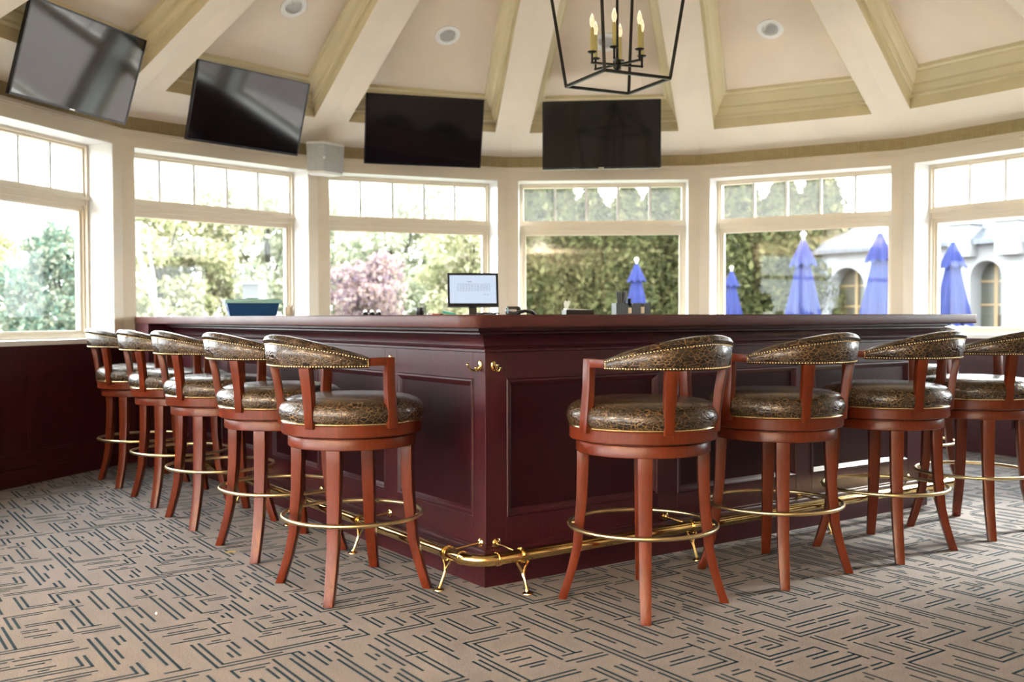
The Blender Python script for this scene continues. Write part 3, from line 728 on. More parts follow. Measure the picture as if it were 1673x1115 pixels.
# ------------------------------------------------------------------ bar stool
def make_stool():
    t = thing('bar_stool', '', 'bar stool', group='crocodile leather bar stools around the bar')
    pol = lambda r, a, z: (r * math.cos(a), r * math.sin(a), z)
    # front (towards the bar) is +Y ; angle measured from +Y
    P = lambda r, deg, z: (r * math.sin(math.radians(deg)), r * math.cos(math.radians(deg)), z)
    for a in (45, 135, 225, 315):
        mb = MB(); rings = []
        K = [(0.610, 0.2215, 0.054, 0.046), (0.50, 0.222, 0.053, 0.044), (0.38, 0.226, 0.050, 0.040), (0.29, 0.2345, 0.047, 0.038), (0.20, 0.243, 0.044, 0.035), (0.12, 0.262, 0.042, 0.033), (0.05, 0.283, 0.039, 0.033), (0.0, 0.300, 0.037, 0.033)]
        ar = math.radians(a); rad = Vector((math.sin(ar), math.cos(ar), 0)); tan = Vector((rad.y, -rad.x, 0))
        for z, r, wt, wr in K:
            c = rad * r + Vector((0, 0, z))
            rings.append([tuple(c + rad * (sx * wr / 2) + tan * (sy * wt / 2)) for sx, sy in ((-1, -1), (1, -1), (1, 1), (-1, 1))])
        mb.loops(rings); mb.build('leg', M['stool_wood'], t, True, bevel=0.003, angle=30)
    mb = MB(); n = 72
    mb.tube([pol(0.272, 2 * PI * k / n, 0.288) for k in range(n)], 0.0082, 12, closed=True)
    ft = mb.build('foot_ring', M['ring_brass'], t, True)
    for a in (45, 135, 225, 315):
        mb = MB(); mb.tube([P(0.250, a, 0.288), P(0.2815, a, 0.288)], 0.004, 8); mb.build('screw', M['ring_brass'], ft, True)
    mb = MB(); mb.lathe([(0.20, 0.563), (0.245, 0.563), (0.248, 0.566), (0.248, 0.603), (0.246, 0.606), (0.20, 0.606)], seg=64); mb.build('swivel_apron', M['stool_wood'], t, True)
    mb = MB(); mb.lathe([(0.22, 0.606), (0.232, 0.606), (0.232, 0.612), (0.268, 0.612), (0.272, 0.616), (0.272, 0.655), (0.269, 0.659), (0.22, 0.659)], seg=64); mb.build('seat_frame', M['stool_wood'], t, True)
    mb = MB()
    pr = [(0.02, 0.655), (0.262, 0.655), (0.270, 0.662), (0.2795, 0.675), (0.2835, 0.693), (0.281, 0.712), (0.271, 0.730), (0.254, 0.743), (0.228, 0.752), (0.18, 0.759), (0.12, 0.763), (0.06, 0.765), (0.002, 0.766)]
    mb.lathe(pr, seg=64); cu = mb.build('seat_cushion', M['leather'], t, True, angle=60)
    mb = MB(); mb.tube([pol(0.2725, 2 * PI * k / n, 0.6615) for k in range(n)], 0.0032, 8, closed=True); mb.build('piping', M['nail_brass'], cu, True)
    # arm frames: post + rail, one per side
    for sg in (-1, 1):
        mb = MB()
        rings = []
        for z, r, wt, wr in ((0.645, 0.276, 0.040, 0.030), (0.70, 0.272, 0.040, 0.029), (0.80, 0.262, 0.038, 0.028), (0.9095, 0.258, 0.037, 0.028)):
            ar = math.radians(sg * 86); rad = Vector((math.sin(ar), math.cos(ar), 0)); tan = Vector((rad.y, -rad.x, 0)); c = rad * r + Vector((0, 0, z))
            rings.append([tuple(c + rad * (sx * wr / 2) + tan * (sy * wt / 2)) for sx, sy in ((-1, -1), (1, -1), (1, 1), (-1, 1))])
        mb.loops(rings)
        rings = []
        for k in range(8):
            a = sg * (86 + (112 - 86) * k / 7); ar = math.radians(a); rad = Vector((math.sin(ar), math.cos(ar), 0)); r = 0.258 + 0.012 * k / 7
            rings.append([tuple(rad * (r + dr) + Vector((0, 0, z))) for dr, z in ((-0.013, 0.879), (0.013, 0.879), (0.013, 0.909), (-0.013, 0.909))])
        mb.loops(rings)
        mb.build('armrest', M['stool_wood'], t, True, bevel=0.0015, angle=30)
        mb = MB(); rings = []
        for z, r, wt, wr in ((0.645, 0.270, 0.036, 0.028), (0.72, 0.274, 0.038, 0.028), (0.80, 0.284, 0.042, 0.030), (0.885, 0.300, 0.048, 0.031)):
            ar = math.radians(sg * 152); rad = Vector((math.sin(ar), math.cos(ar), 0)); tan = Vector((rad.y, -rad.x, 0)); c = rad * r + Vector((0, 0, z))
            rings.append([tuple(c + rad * (sx * wr / 2) + tan * (sy * wt / 2)) for sx, sy in ((-1, -1), (1, -1), (1, 1), (-1, 1))])
        mb.loops(rings); mb.build('back_post', M['stool_wood'], t, True, bevel=0.002, angle=30)
    # upholstered back band
    def sec(a):                      # a degrees, 105..255
        s = math.sin(min(1, (abs(180 - a) and (1 - abs(180 - a) / 75)) if a != 180 else 1) * PI / 2)
        s = max(0.0, s); lin = 1 - abs(180 - a) / 75
        h = 0.85 * s + 0.15 * lin
        zb = 0.872; zt = 0.912 + 0.083 * h
        ri = 0.250 + 0.022 * s; ro = 0.284 + 0.044 * s; lean = 0.016 * s; roll = 0.007 + 0.010 * s
        zn = zt - (0.011 + 0.022 * s)
        pts = [(ri, zb), (ro - 0.006, zb), (ro, zb + 0.006), (ro + lean * 0.45, (zb + zn) / 2), (ro + lean * 0.65, zn - 0.003),
               (ro + lean * 0.65 - 0.003, zn), (ro + lean * 0.65 + 0.003, zn + 0.003), (ro + lean + 0.002, zn + (zt - zn) * 0.45), (ro + lean - 0.006, zt - 0.004), (ro + lean - 0.016, zt),
               (ri + 0.012, zt - 0.003), (ri + 0.002, zt - 0.012), (ri - 0.004, (zb + zt) / 2), (ri - 0.002, zb + 0.006)]
        return pts, zb, zn, ro, lean
    mb = MB(); rings = []; NS = 60
    for k in range(NS + 1):
        a = 105 + 150 * k / NS; pts, *_ = sec(a)
        rings.append([P(r, a, z) for r, z in pts])
    mb.loops(rings); bk = mb.build('backrest', M['leather'], t, True, angle=50)
    mb = MB()
    def nail(a, r, z):
        c = Vector(P(r, a, z)); rad = Vector(P(1, a, 0)); tn = Vector((rad.y, -rad.x, 0)); up = Vector((0, 0, 1)); q = 0.0036
        ring_ = lambda rr_, o: [tuple(c + rad * o + (tn * math.cos(PI * j / 3) + up * math.sin(PI * j / 3)) * rr_) for j in range(6)]
        mb.loops([ring_(q, -0.002), ring_(q, 0.0004), ring_(q * 0.6, 0.0024)])
    NN = 74
    for k in range(NN + 1):
        a = 105.8 + 148.4 * k / NN; pts, zb, zn, ro, lean = sec(a)
        nail(a, ro + 0.0004, zb + 0.0065); nail(a, ro + lean * 0.65 - 0.0015, zn)
    for a in (105.8, 254.2):
        pts, zb, zn, ro, lean = sec(a)
        for j in (1, 2): nail(a, ro, zb + 0.0065 + (zn - zb - 0.0065) * j / 3)
    mb.build('nailhead_trim', M['nail_brass'], bk, True, angle=60)
    return t
stool = make_stool()
# (x, y) in the bar's own axes, facing angle added to the bar's yaw, label
LS = [(-0.40, 0.338, -PI / 2 + 0.033, 'bar stool nearest the bar corner on the left side, tallest of the left row'),
      (-0.38, 1.125, -PI / 2 + 0.02, 'second bar stool from the corner along the left side of the bar'),
      (-0.385, 1.93, -PI / 2 - 0.01, 'middle bar stool of the five along the left side of the bar'),
      (-0.375, 2.66, -PI / 2, 'fourth bar stool from the corner, second from the left wall'),
      (-0.38, 3.44, -PI / 2 + 0.02, 'farthest left bar stool, beside the dark panelled wall under the window'),
      (0.385, -0.484, 0.081, 'bar stool right of the bar corner, nearest to the viewer of all'),
      (1.13, -0.475, 0.05, 'second bar stool from the corner along the right side of the bar'),
      (1.855, -0.495, 0.03, 'third bar stool from the corner on the right, dark against the light'),
      (2.60, -0.485, 0.02, 'backlit bar stool cut off by the right edge of the photograph'),
      (3.43, 0.42, PI / 2, 'bar stool around the far right end, mostly hidden behind the third right stool')]
for k, (x, y, r, lb) in enumerate(LS):
    p = bar_to_world(x, y)
    if k == 0: stool.location = p; stool.rotation_euler.z = YAW + r; stool['label'] = lb
    else: dup(stool, p, YAW + r, lb)

# ------------------------------------------------------------------ screens on the wall
def television(x, y, z, yaw, tilt, W, H, wall_d, label):
    t = thing('television', label, 'television', (x, y, z), 0, 'wall-mounted televisions above the windows')
    n = Vector((math.cos(yaw), math.sin(yaw), 0)); R = Vector((-n.y, n.x, 0)); up = Vector((0, 0, 1)); u = up * math.cos(tilt) + n * math.sin(tilt); fn_ = R.cross(u)
    if fn_.dot(n) < 0: fn_ = -fn_
    t.matrix_world = Matrix(((R.x, u.x, fn_.x, x), (R.y, u.y, fn_.y, y), (R.z, u.z, fn_.z, z), (0, 0, 0, 1)))
    # local: x right, y up, z towards the viewer
    bz = 0.011
    mb = MB()
    mb.box(-W / 2, W / 2, -H / 2, H / 2, -0.028, -0.006)
    for a in ((-W / 2, -W / 2 + bz, -H / 2, H / 2), (W / 2 - bz, W / 2, -H / 2, H / 2), (-W / 2 + bz, W / 2 - bz, H / 2 - bz, H / 2), (-W / 2 + bz, W / 2 - bz, -H / 2, -H / 2 + 0.016)):
        mb.box(*a, -0.006, 0.0)
    mb.box(-W * 0.32, W * 0.32, -H * 0.42, H * 0.12, -0.055, -0.028)
    mb.build('housing', M['bezel'], t)
    mb = MB(); mb.box(-W / 2 + bz, W / 2 - bz, -H / 2 + 0.016, H / 2 - bz, -0.006, -0.003); mb.build('screen', M['screen'], t)
    mb = MB(); mb.box(-0.022, 0.022, -H / 2 + 0.005, -H / 2 + 0.011, 0, 0.0012); mb.build('silver_badge', M['chrome'], t)
    mb = MB(); L = wall_d
    # bracket reaches back horizontally to the wall behind
    back = Vector((-n.dot(R), -n.dot(u), -n.dot(fn_)))
    for sx in (-0.2, 0.2):
        mb.box(sx - 0.02, sx + 0.02, -H * 0.46, H * 0.2, -0.065, -0.050)
    a0 = Vector((-0.05, -H * 0.30, -0.06)); mb.bar(a0, a0 + back * (L - 0.04), 0.04, 0.05, (0, 1, 0)); a1 = Vector((0.05, -H * 0.30, -0.06)); mb.bar(a1, a1 + back * (L - 0.04), 0.04, 0.05, (0, 1, 0))
    mb.box(-0.2, 0.2, -H * 0.35, -H * 0.25, -0.075, -0.06)
    mb.build('wall_bracket', M['black'], t)
television(-2.708, 6.388, 2.656, -0.313, 0.312, 1.020, 0.588, 0.32, 'leftmost flat black television, tilted down and reflecting a window')
television(-1.975, 7.654, 2.629, -0.694, 0.298, 1.005, 0.579, 0.36, 'second television from the left with a pale reflection across its screen')
television(-0.728, 8.467, 2.618, -1.287, 0.270, 1.0, 0.576, 0.40, 'black television directly right of the grey corner speaker')
television(0.7715, 8.659, 2.622, -1.67, 0.0, 1.014, 0.585, 0.50, 'rightmost black television below the hanging lantern')

# grey corner loudspeaker
def speaker():
    v2 = corner(2); inn = (Vector((CX, CY, 0)) - v2).normalized(); c = v2 + inn * 0.02
    t = thing('wall_speaker', 'grey and white angled loudspeaker mounted at the top of a window post', 'speaker', (c.x, c.y, 2.255))
    # local x across, y towards the room
    t.rotation_euler.z = math.atan2(inn.y, inn.x) - PI / 2 + 0.0
    Hs = 0.265
    def outl(w0, w1, d, ex=0.0): return [(-w0 / 2 - ex, 0.0), (w0 / 2 + ex, 0.0), (w1 / 2 + ex, d * 0.55), (0.05, d + ex), (-w1 / 2 - ex, d * 0.62)]
    rings = []
    for z, k in ((0, 0.93), (0.02, 0.94), (Hs - 0.02, 1.02), (Hs, 1.02)):
        rings.append([(x * k, y * k + 0.02, z) for x, y in outl(0.17, 0.33, 0.20)])
    mb = MB(); mb.loops(rings); mb.build('cabinet', M['white'], t, bevel=0.004)
    mb = MB()
    def on(z, j, e): k = 0.94 + (1.02 - 0.94) * (z - 0.02) / (Hs - 0.04); x, y = outl(0.17, 0.33, 0.20)[j]; return Vector((x * k, y * k + 0.02, z)) + Vector((0, e, 0))
    for j, m in ((2, 3), (3, 4)):
        a, b = on(0.022, j, 0), on(0.022, m, 0); c_, d_ = on(Hs - 0.022, m, 0), on(Hs - 0.022, j, 0)
        nn = (b - a).cross(d_ - a).normalized(); nn = nn if nn.y > 0 else -nn
        mb.hexa([p - nn * 0.004 for p in (a, b, c_, d_)] + [p + nn * 0.004 for p in (a, b, c_, d_)])
    mb.build('grille', M['cloth_grey'], t)
    mb = MB(); mb.box(0.04, 0.056, 0.205, 0.222, 0.12, 0.14); mb.build('badge', M['white'], t)
    mb = MB(); mb.box(-0.05, 0.05, 0.008, 0.03, 0.05, 0.22); mb.build('mount', M['trim'], t)
speaker()

# ------------------------------------------------------------------ lantern
def lantern():
    lx, ly = 0.568, 5.42
    t = thing('hanging_lantern', 'open black iron lantern with ivory candle bulbs hanging from the ceiling', 'lantern', (lx, ly, 2.315))
    rb, rt, ht = 0.285, 0.44, 0.92; a0 = math.radians(-109)
    pb = [(rb * math.cos(a0 + k * PI / 2), rb * math.sin(a0 + k * PI / 2), 0) for k in range(4)]
    pt = [(rt * math.cos(a0 + k * PI / 2), rt * math.sin(a0 + k * PI / 2), ht) for k in range(4)]
    mb = MB()
    for k in range(4):
        mb.bar(pb[k], pb[(k + 1) % 4], 0.015); mb.bar(pt[k], pt[(k + 1) % 4], 0.015); mb.bar(pb[k], pt[k], 0.016)
        mb.bar(pt[k], (0, 0, ht + 0.32), 0.013)
    mb.build('cage', M['iron'], t)
    mb = MB(); mb.tube([(0, 0, 0.07), (0, 0, 2.2)], 0.0075, 12); mb.build('stem', M['iron'], t, True)
    mb = MB(); mb.lathe([(0.001, -0.0), (0.007, 0.003), (0.009, 0.012), (0.02, 0.02), (0.022, 0.03), (0.022, 0.062), (0.008, 0.075), (0.006, 0.12)], (0, 0, 0.055), 20); hub = mb.build('hub', M['iron'], t, True)
    for k in range(6):
        a = math.radians(18 + 60 * k); d = Vector((math.cos(a), math.sin(a), 0)); R = 0.145
        mb = MB(); z0 = 0.095
        mb.bar(d * 0.01 + Vector((0, 0, z0)), d * (R + 0.006) + Vector((0, 0, z0)), 0.011)
        mb.bar(d * R + Vector((0, 0, z0)), d * R + Vector((0, 0, z0 + 0.055)), 0.011)
        c = d * R + Vector((0, 0, z0 + 0.05)); mb.lathe([(0.004, 0), (0.020, 0.003), (0.025, 0.007), (0.025, 0.009), (0.004, 0.009)], c, 20)
        arm = mb.build('candle_arm', M['iron'], t)
        mb = MB(); mb.lathe([(0.0105, 0.009), (0.0105, 0.128), (0.006, 0.137), (0.0045, 0.137)], c, 16); mb.build('candle_sleeve', M['candle'], arm, True)
        mb = MB(); mb.lathe([(0.006, 0.136), (0.011, 0.150), (0.0145, 0.163), (0.013, 0.178), (0.008, 0.195), (0.003, 0.208), (0.0005, 0.212)], c, 16); mb.build('flame_bulb', M['bulb'], arm, True)
m_, nt_, b_ = new_mat('clear_bulb'); b_.inputs['Base Color'].default_value = (1, 0.93, 0.78, 1); b_.inputs['Roughness'].default_value = 0.05
b_.inputs['Transmission Weight'].default_value = 0.85; b_.inputs['Emission Color'].default_value = (1, 0.8, 0.5, 1); b_.inputs['Emission Strength'].default_value = 0.02
M['bulb'] = m_
lantern()

# ------------------------------------------------------------------ things standing on the counters
CT = 1.0605       # service counter top
def px_on(px, Y): return (px - 836.5) / F_PX * Y
def tub():
    p = bar_to_world(0.21, 3.02)
    x, y = px_on(412, 6.5), 6.5
    t = thing('storage_tub', 'blue plastic tub with a pale green lid on the left counter', 'storage tub', (x, y, BAR_H), 0.35)
    m1 = plain('blue_tub_plastic', (0.008, 0.055, 0.17), 0.35); m2 = plain('pale_green_lid', (0.30, 0.52, 0.48), 0.4)
    def rr_(w, d, z): return [(-w / 2, -d / 2, z), (w / 2, -d / 2, z), (w / 2, d / 2, z), (-w / 2, d / 2, z)]
    mb = MB(); mb.loops([rr_(0.29, 0.17, 0), rr_(0.325, 0.205, 0.082), rr_(0.325, 0.205, 0.092)]); mb.build('tub_body', m1, t, bevel=0.006)
    mb = MB(); mb.loops([rr_(0.350, 0.230, 0.083), rr_(0.355, 0.235, 0.102), rr_(0.33, 0.21, 0.108)]); mb.tube([(-0.05, 0, 0.10), (-0.03, 0, 0.114), (0.03, 0, 0.114), (0.05, 0, 0.10)], 0.006, 8); mb.build('lid', m2, t, bevel=0.002)
    mb = MB(); mb.box(-0.165, -0.159, -0.03, 0.03, 0.035, 0.06); mb.build('paper_label', M['white'], t)
tub()
def jar():
    t = thing('glass_jar', 'small jar with paper twists beside the blue tub', 'jar', (px_on(474, 6.45), 6.45, BAR_H))
    m = plain('tan_jar_glass', (0.42, 0.36, 0.28), 0.2); k = plain('jar_paper', (0.8, 0.78, 0.7), 0.7)
    mb = MB(); mb.lathe([(0.024, 0), (0.029, 0.004), (0.031, 0.03), (0.030, 0.055), (0.026, 0.06), (0.026, 0.056), (0.002, 0.05)], seg=24); mb.build('jar_body', m, t, True)
    mb = MB()
    for q in range(7):
        a = q * 0.9; mb.tube([(0.012 * math.cos(a), 0.012 * math.sin(a), 0.045), (0.02 * math.cos(a), 0.02 * math.sin(a), 0.07 + 0.006 * (q % 3))], [0.004, 0.006], 6)
    mb.build('paper_twists', k, t)
jar()
def condiments():
    for q in range(3):
        x = px_on(597 + q * 11, 6.5)
        t = thing('shaker', ['left', 'middle', 'right'][q] + ' one of three squat black shakers with chrome caps on the bar', 'shaker', (x, 6.5, CT), 0, 'squat black shakers on the counter')
        mb = MB(); mb.lathe([(0.018, 0), (0.0205, 0.004), (0.0205, 0.018), (0.014, 0.027), (0.011, 0.03)], seg=20); mb.build('shaker_body', M['black'], t, True)
        mb = MB(); mb.lathe([(0.011, 0.029), (0.012, 0.038), (0.009, 0.044), (0.001, 0.046)], seg=20); mb.build('cap', M['chrome'], t, True)
condiments()
t = thing('black_cup', 'small plain black cup standing left of the monitor', 'cup', (px_on(686.5, 6.45), 6.45, CT))
mb = MB(); mb.lathe([(0.024, 0), (0.026, 0.003), (0.027, 0.055), (0.0265, 0.058), (0.024, 0.058), (0.023, 0.01), (0.001, 0.008)], seg=28); mb.build('cup_body', M['black'], t, True)
mb = MB(); mb.lathe([(0.0285, 0.054), (0.0285, 0.0595), (0.0255, 0.0595)], seg=28, cap=False); mb.build('rim', M['black'], t, True)
def marker(px, z, ang, col, cap, lb, L=0.07, y=6.42):
    t = thing('marker_pen', lb, 'pen', (px_on(px, y), y, CT), ang)
    m1 = plain(cap + '_pen', col, 0.4)
    mb = MB(); mb.tube([(-L / 2, 0, z), (L * 0.2, 0, z)], 0.009, 12); mb.build('barrel', m1, t, True)
    mb = MB(); mb.tube([(L * 0.2, 0, z), (L / 2, 0, z)], 0.010, 12); mb.build('pen_cap', M['black'], t, True)
marker(715, 0.010, 0.3, (0.55, 0.06, 0.04), 'red', 'red capped marker lying between the black cup and the monitor')
t = thing('sugar_packets', 'stack of white packets lying right of the black cup', 'packets', (px_on(703, 6.5), 6.5, CT), 0.2)
mb = MB()
for q in range(4): mb.box(-0.022 + 0.002 * q, 0.022 + 0.002 * q, -0.03, 0.03, 0.006 * q, 0.006 * q + 0.005)
mb.build('packet_pile', M['white'], t)
t = thing('green_stapler', 'small green and black stapler lying by the monitor foot', 'stapler', (px_on(734, 6.42), 6.42, CT), -0.5)
mb = MB(); mb.box(-0.045, 0.05, -0.012, 0.012, 0, 0.010); mb.build('base', M['black'], t, bevel=0.002)
mb = MB(); mb.hexa([(-0.045, -0.011, 0.022), (0.045, -0.011, 0.012), (0.045, 0.011, 0.012), (-0.045, 0.011, 0.022), (-0.045, -0.011, 0.04), (0.045, -0.011, 0.022), (0.045, 0.011, 0.022), (-0.045, 0.011, 0.04)]); mb.build('arm', plain('green_plastic', (0.02, 0.30, 0.20), 0.4), t, bevel=0.003)

def monitor():
    y = 6.5
    t = thing('till_monitor', 'black framed till monitor showing a pale spreadsheet on its lit screen', 'monitor', (px_on(773.5, y), y, CT))
    t.rotation_euler = (0, 0, 0.12)
    W, H, z0 = 0.330, 0.222, 0.066
    tl = 0.22
    fn = lambda x, d, z: Vector((x, d * math.cos(tl) + (z) * math.sin(tl) * 1.0, z0 + z * math.cos(tl) - d * math.sin(tl)))
    mb = MB(); b = 0.014
    mb.box(-W / 2, W / 2, 0.004, 0.03, 0, H, fn)
    for a in ((-W / 2, -W / 2 + b, 0, H), (W / 2 - b, W / 2, 0, H), (-W / 2 + b, W / 2 - b, H - b, H), (-W / 2 + b, W / 2 - b, 0, b + 0.006)): mb.box(a[0], a[1], -0.006, 0.004, a[2], a[3], fn)
    mb.build('housing', M['black'], t, bevel=0.0)
    m, nt, bb = new_mat('lit_screen')
    bb.inputs['Base Color'].default_value = (0.02, 0.02, 0.02, 1); bb.inputs['Roughness'].default_value = 0.2
    bb.inputs['Emission Color'].default_value = (0.60, 0.70, 0.86, 1); bb.inputs['Emission Strength'].default_value = 0.06
    mb = MB(); mb.box(-W / 2 + b, W / 2 - b, 0.0, 0.003, b + 0.006, H - b, fn); scn = mb.build('screen', m, t)
    ink = plain('screen_ink', (0.16, 0.2, 0.28), 0.5)
    mb = MB()
    gx0, gx1, gz0, gz1 = -0.10, 0.11, 0.105, 0.150
    for q in range(12): x = gx0 + (gx1 - gx0) * q / 11; mb.box(x - 0.0005, x + 0.0005, -0.001, 0.0, gz0, gz1, fn)
    for q in range(5): z = gz0 + (gz1 - gz0) * q / 4; mb.box(gx0, gx1, -0.001, 0.0, z - 0.0005, z + 0.0005, fn)
    for x in (-0.035, -0.028, -0.018, -0.012): mb.box(x, x + 0.005, -0.001, 0.0, 0.163, 0.168, fn)
    for x in (0.07, 0.09): mb.box(x, x + 0.012, -0.001, 0.0, 0.078, 0.080, fn)
    mb.build('screen_grid', ink, scn)
    mb = MB(); mb.bar((0, 0.05, 0.0), (0, 0.055, 0.10), 0.05, 0.02, (0, 1, 0)); mb.lathe([(0.001, 0), (0.075, 0), (0.075, 0.006), (0.06, 0.012), (0.001, 0.014)], (0, 0.05, 0), 28); mb.build('stand', M['black'], t)
monitor()
t = thing('cable_bundle', 'loose black cables looped under the till monitor', 'cable', (px_on(790, 6.35), 6.35, CT))
mb = MB()
for q in range(4):
    pts_ = [(-0.07 + 0.02 * k + 0.01 * q, 0.02 * math.sin(k * 1.3 + q), 0.006 + 0.018 * abs(math.sin(k * 0.8 + q))) for k in range(8)]
    mb.tube(pts_, 0.0032, 6)
mb.build('cables', M['black'], t, True)
t = thing('card_terminal', 'dark handheld card terminal lying right of the monitor', 'card terminal', (px_on(838, 6.5), 6.5, CT), -0.25)
mb = MB(); mb.loops([[(x * k, y * k, z) for x, y in arc(-0.02, 0, 0.03, 90, 270, 6) + arc(0.03, 0, 0.026, -90, 90, 6)] for z, k in ((0.004, 0.8), (0.02, 1), (0.05, 1.0), (0.066, 0.8))]); mb.build('terminal_body', plain('bronze_dark_plastic', (0.035, 0.03, 0.028), 0.2), t, True)
mb = MB(); mb.box(-0.03, -0.022, -0.034, 0.0, 0.02, 0.06); mb.build('blue_stripe', plain('blue_stripe', (0.2, 0.4, 0.5), 0.3), t)
t = thing('telephone', 'glossy black telephone handset lying between monitor and window post', 'telephone', (px_on(858, 6.4), 6.4, CT), 0.1)
mb = MB(); mb.tube([(-0.065, 0, 0.010), (-0.045, 0, 0.026), (0, 0, 0.036), (0.045, 0, 0.026), (0.068, 0, 0.009)], [0.011, 0.013, 0.011, 0.013, 0.008], 12); mb.build('handset', M['black'], t, True)
mb = MB(); mb.box(-0.05, 0.05, -0.03, 0.03, 0, 0.012); mb.build('cradle', M['black'], t, bevel=0.004)

def napkins():
    y = 6.5
    t = thing('napkin_holder', 'low black box with a pale cocktail napkin sticking up from it', 'napkin holder', (px_on(944, y), y, CT), 0.25)
    mb = MB(); W, D, H = 0.185, 0.10, 0.042
    mb.box(-W / 2, W / 2, -D / 2, -D / 2 + 0.006, 0, H); mb.box(-W / 2, W / 2, D / 2 - 0.006, D / 2, 0, H); mb.box(-W / 2, -W / 2 + 0.006, -D / 2, D / 2, 0, H); mb.box(W / 2 - 0.006, W / 2, -D / 2, D / 2, 0, H); mb.box(-W / 2, W / 2, -D / 2, D / 2, 0, 0.004)
    mb.build('holder_box', M['black'], t)
    pm = plain('pale_napkin', (0.78, 0.86, 0.80), 0.7)
    mb = MB()
    for q in range(6): mb.hexa([(-W / 2 + 0.008, -D / 2 + 0.008, 0.012 + 0.007 * q), (W / 2 - 0.004, -D / 2 + 0.008, 0.006 + 0.0062 * q), (W / 2 - 0.004, D / 2 - 0.008, 0.006 + 0.0062 * q), (-W / 2 + 0.008, D / 2 - 0.008, 0.012 + 0.007 * q),
                            (-W / 2 + 0.008, -D / 2 + 0.008, 0.017 + 0.007 * q), (W / 2 - 0.004, -D / 2 + 0.008, 0.011 + 0.0062 * q), (W / 2 - 0.004, D / 2 - 0.008, 0.011 + 0.0062 * q), (-W / 2 + 0.008, D / 2 - 0.008, 0.017 + 0.007 * q)])
    mb.build('napkin_stack', pm, t)
    mb = MB(); pts_ = [(-0.092, 0.05), (-0.07, 0.052), (-0.060, 0.075), (-0.052, 0.098), (-0.065, 0.103), (-0.076, 0.095), (-0.088, 0.103), (-0.098, 0.085), (-0.095, 0.065)]
    mb.loops([[(x, yy, z) for x, z in pts_] for yy in (-0.012, -0.009)]); mb.build('raised_napkin', pm, t)
napkins()
def caddy():
    y = 6.5
    t = thing('bar_caddy', 'grey and black bar caddy holding straws and stirrers', 'bar caddy', (px_on(1031, y), y, CT), 0.12)
    g = plain('slate_plastic', (0.075, 0.095, 0.115), 0.35)
    mb = MB(); W, D, H, e = 0.225, 0.14, 0.085, 0.005
    def wall_cut(x0, x1, yy, cut):   # front wall with a notch
        cx0, cx1 = cut; mb.box(x0, cx0, yy, yy + e, 0, H); mb.box(cx1, x1, yy, yy + e, 0, H); mb.box(cx0, cx1, yy, yy + e, 0, 0.018)
    wall_cut(-W / 2, 0.02, -D / 2, (-0.035, -0.005)); wall_cut(0.02, W / 2, -D / 2, (0.048, 0.072))
    wall_cut(-W / 2, 0.02, D / 2 - e, (-0.035, -0.005)); wall_cut(0.02, W / 2, D / 2 - e, (0.048, 0.072))
    for x in (-W / 2, 0.0175, W / 2 - e): mb.box(x, x + e, -D / 2, D / 2, 0, H)
    mb.box(-W / 2, W / 2, -D / 2, D / 2, 0, 0.004); mb.box(-W / 2, 0.02, -0.002, 0.002, 0, H * 0.8)
    mb.build('caddy_tray', g, t)
    mb = MB(); rr2 = random.Random(3)
    for q in range(46):
        a, r = rr2.random() * 2 * PI, math.sqrt(rr2.random()); bx, by = -0.072 + 0.020 * r * math.cos(a), -0.03 + 0.020 * r * math.sin(a)
        mb.tube([(bx, by, 0.005), (-0.072 + (bx + 0.072) * 1.9, -0.03 + (by + 0.03) * 1.9, 0.155 + 0.003 * rr2.random())], 0.003, 6)
    mb.build('straws', M['black'], t)

    mb = MB()
    for q in range(16):
        a, r = rr2.random() * 2 * PI, math.sqrt(rr2.random()); bx, by = -0.005 + 0.008 * r * math.cos(a), 0.02 + 0.008 * r * math.sin(a)
        mb.tube([(bx, by, 0.005), (-0.005 + (bx + 0.005) * 2.0, 0.02 + (by - 0.02) * 2.0, 0.115)], 0.0025, 6)
    mb.build('stirrers', M['black'], t)
    mb = MB()
    for q in range(8): mb.box(0.035, 0.095, -0.055 + 0.012 * q, -0.049 + 0.012 * q, 0.004, 0.06)
    mb.box(-0.033, -0.010, -0.06, 0.0, 0.004, 0.055)
    mb.build('paper_napkins', plain('cream_napkin', (0.75, 0.68, 0.55), 0.7), t)
caddy()

# scraps on the carpet
t = thing('paper_scrap', 'tiny tan wrapper lying on the carpet behind a left stool', 'scrap', (*(-1.27, 4.50), 0.001), 0.4)
mb = MB(); mb.loops([[(x, y, z) for x, y in ((-0.022, -0.006), (0.022, -0.005), (0.020, 0.006), (-0.02, 0.005))] for z in (0.0, 0.004)]); mb.build('wrapper', plain('tan_wrapper', (0.45, 0.33, 0.12), 0.5), t)
t = thing('paper_crumb', 'tiny white crumb of paper lying on the open carpet at left', 'scrap', (-1.27, 3.555, 0.001), 0.4)
mb = MB(); mb.sphere((0, 0, 0.004), 0.005, 8, 5); mb.build('crumb', M['white'], t)

# ------------------------------------------------------------------ outside
GZ = -0.25
grass_m = paint('lawn_grass', (0.034, 0.045, 0.018), 0.9, 0.25, 0.8)
mb = MB(); mb.add([(-150, -80, GZ), (150, -80, GZ), (150, 160, GZ), (-150, 160, GZ)], [(0, 1, 2, 3)]); o = mb.build('lawn', grass_m); o['kind'] = 'structure'
paver = brick_mat('brick_paving', (0.075, 0.05, 0.045), (0.10, 0.068, 0.06), (0.08, 0.07, 0.065), 3.0)
mb = MB(); mb.box(3.5, 26, 9.8, 33, GZ, GZ + 0.03); mb.box(7.4, 30, -16, 9.8, GZ, GZ + 0.03); mb.box(-18, 7.4, -22, -6.4, GZ, GZ + 0.03); o = mb.build('patio_paving', paver); o['kind'] = 'structure'

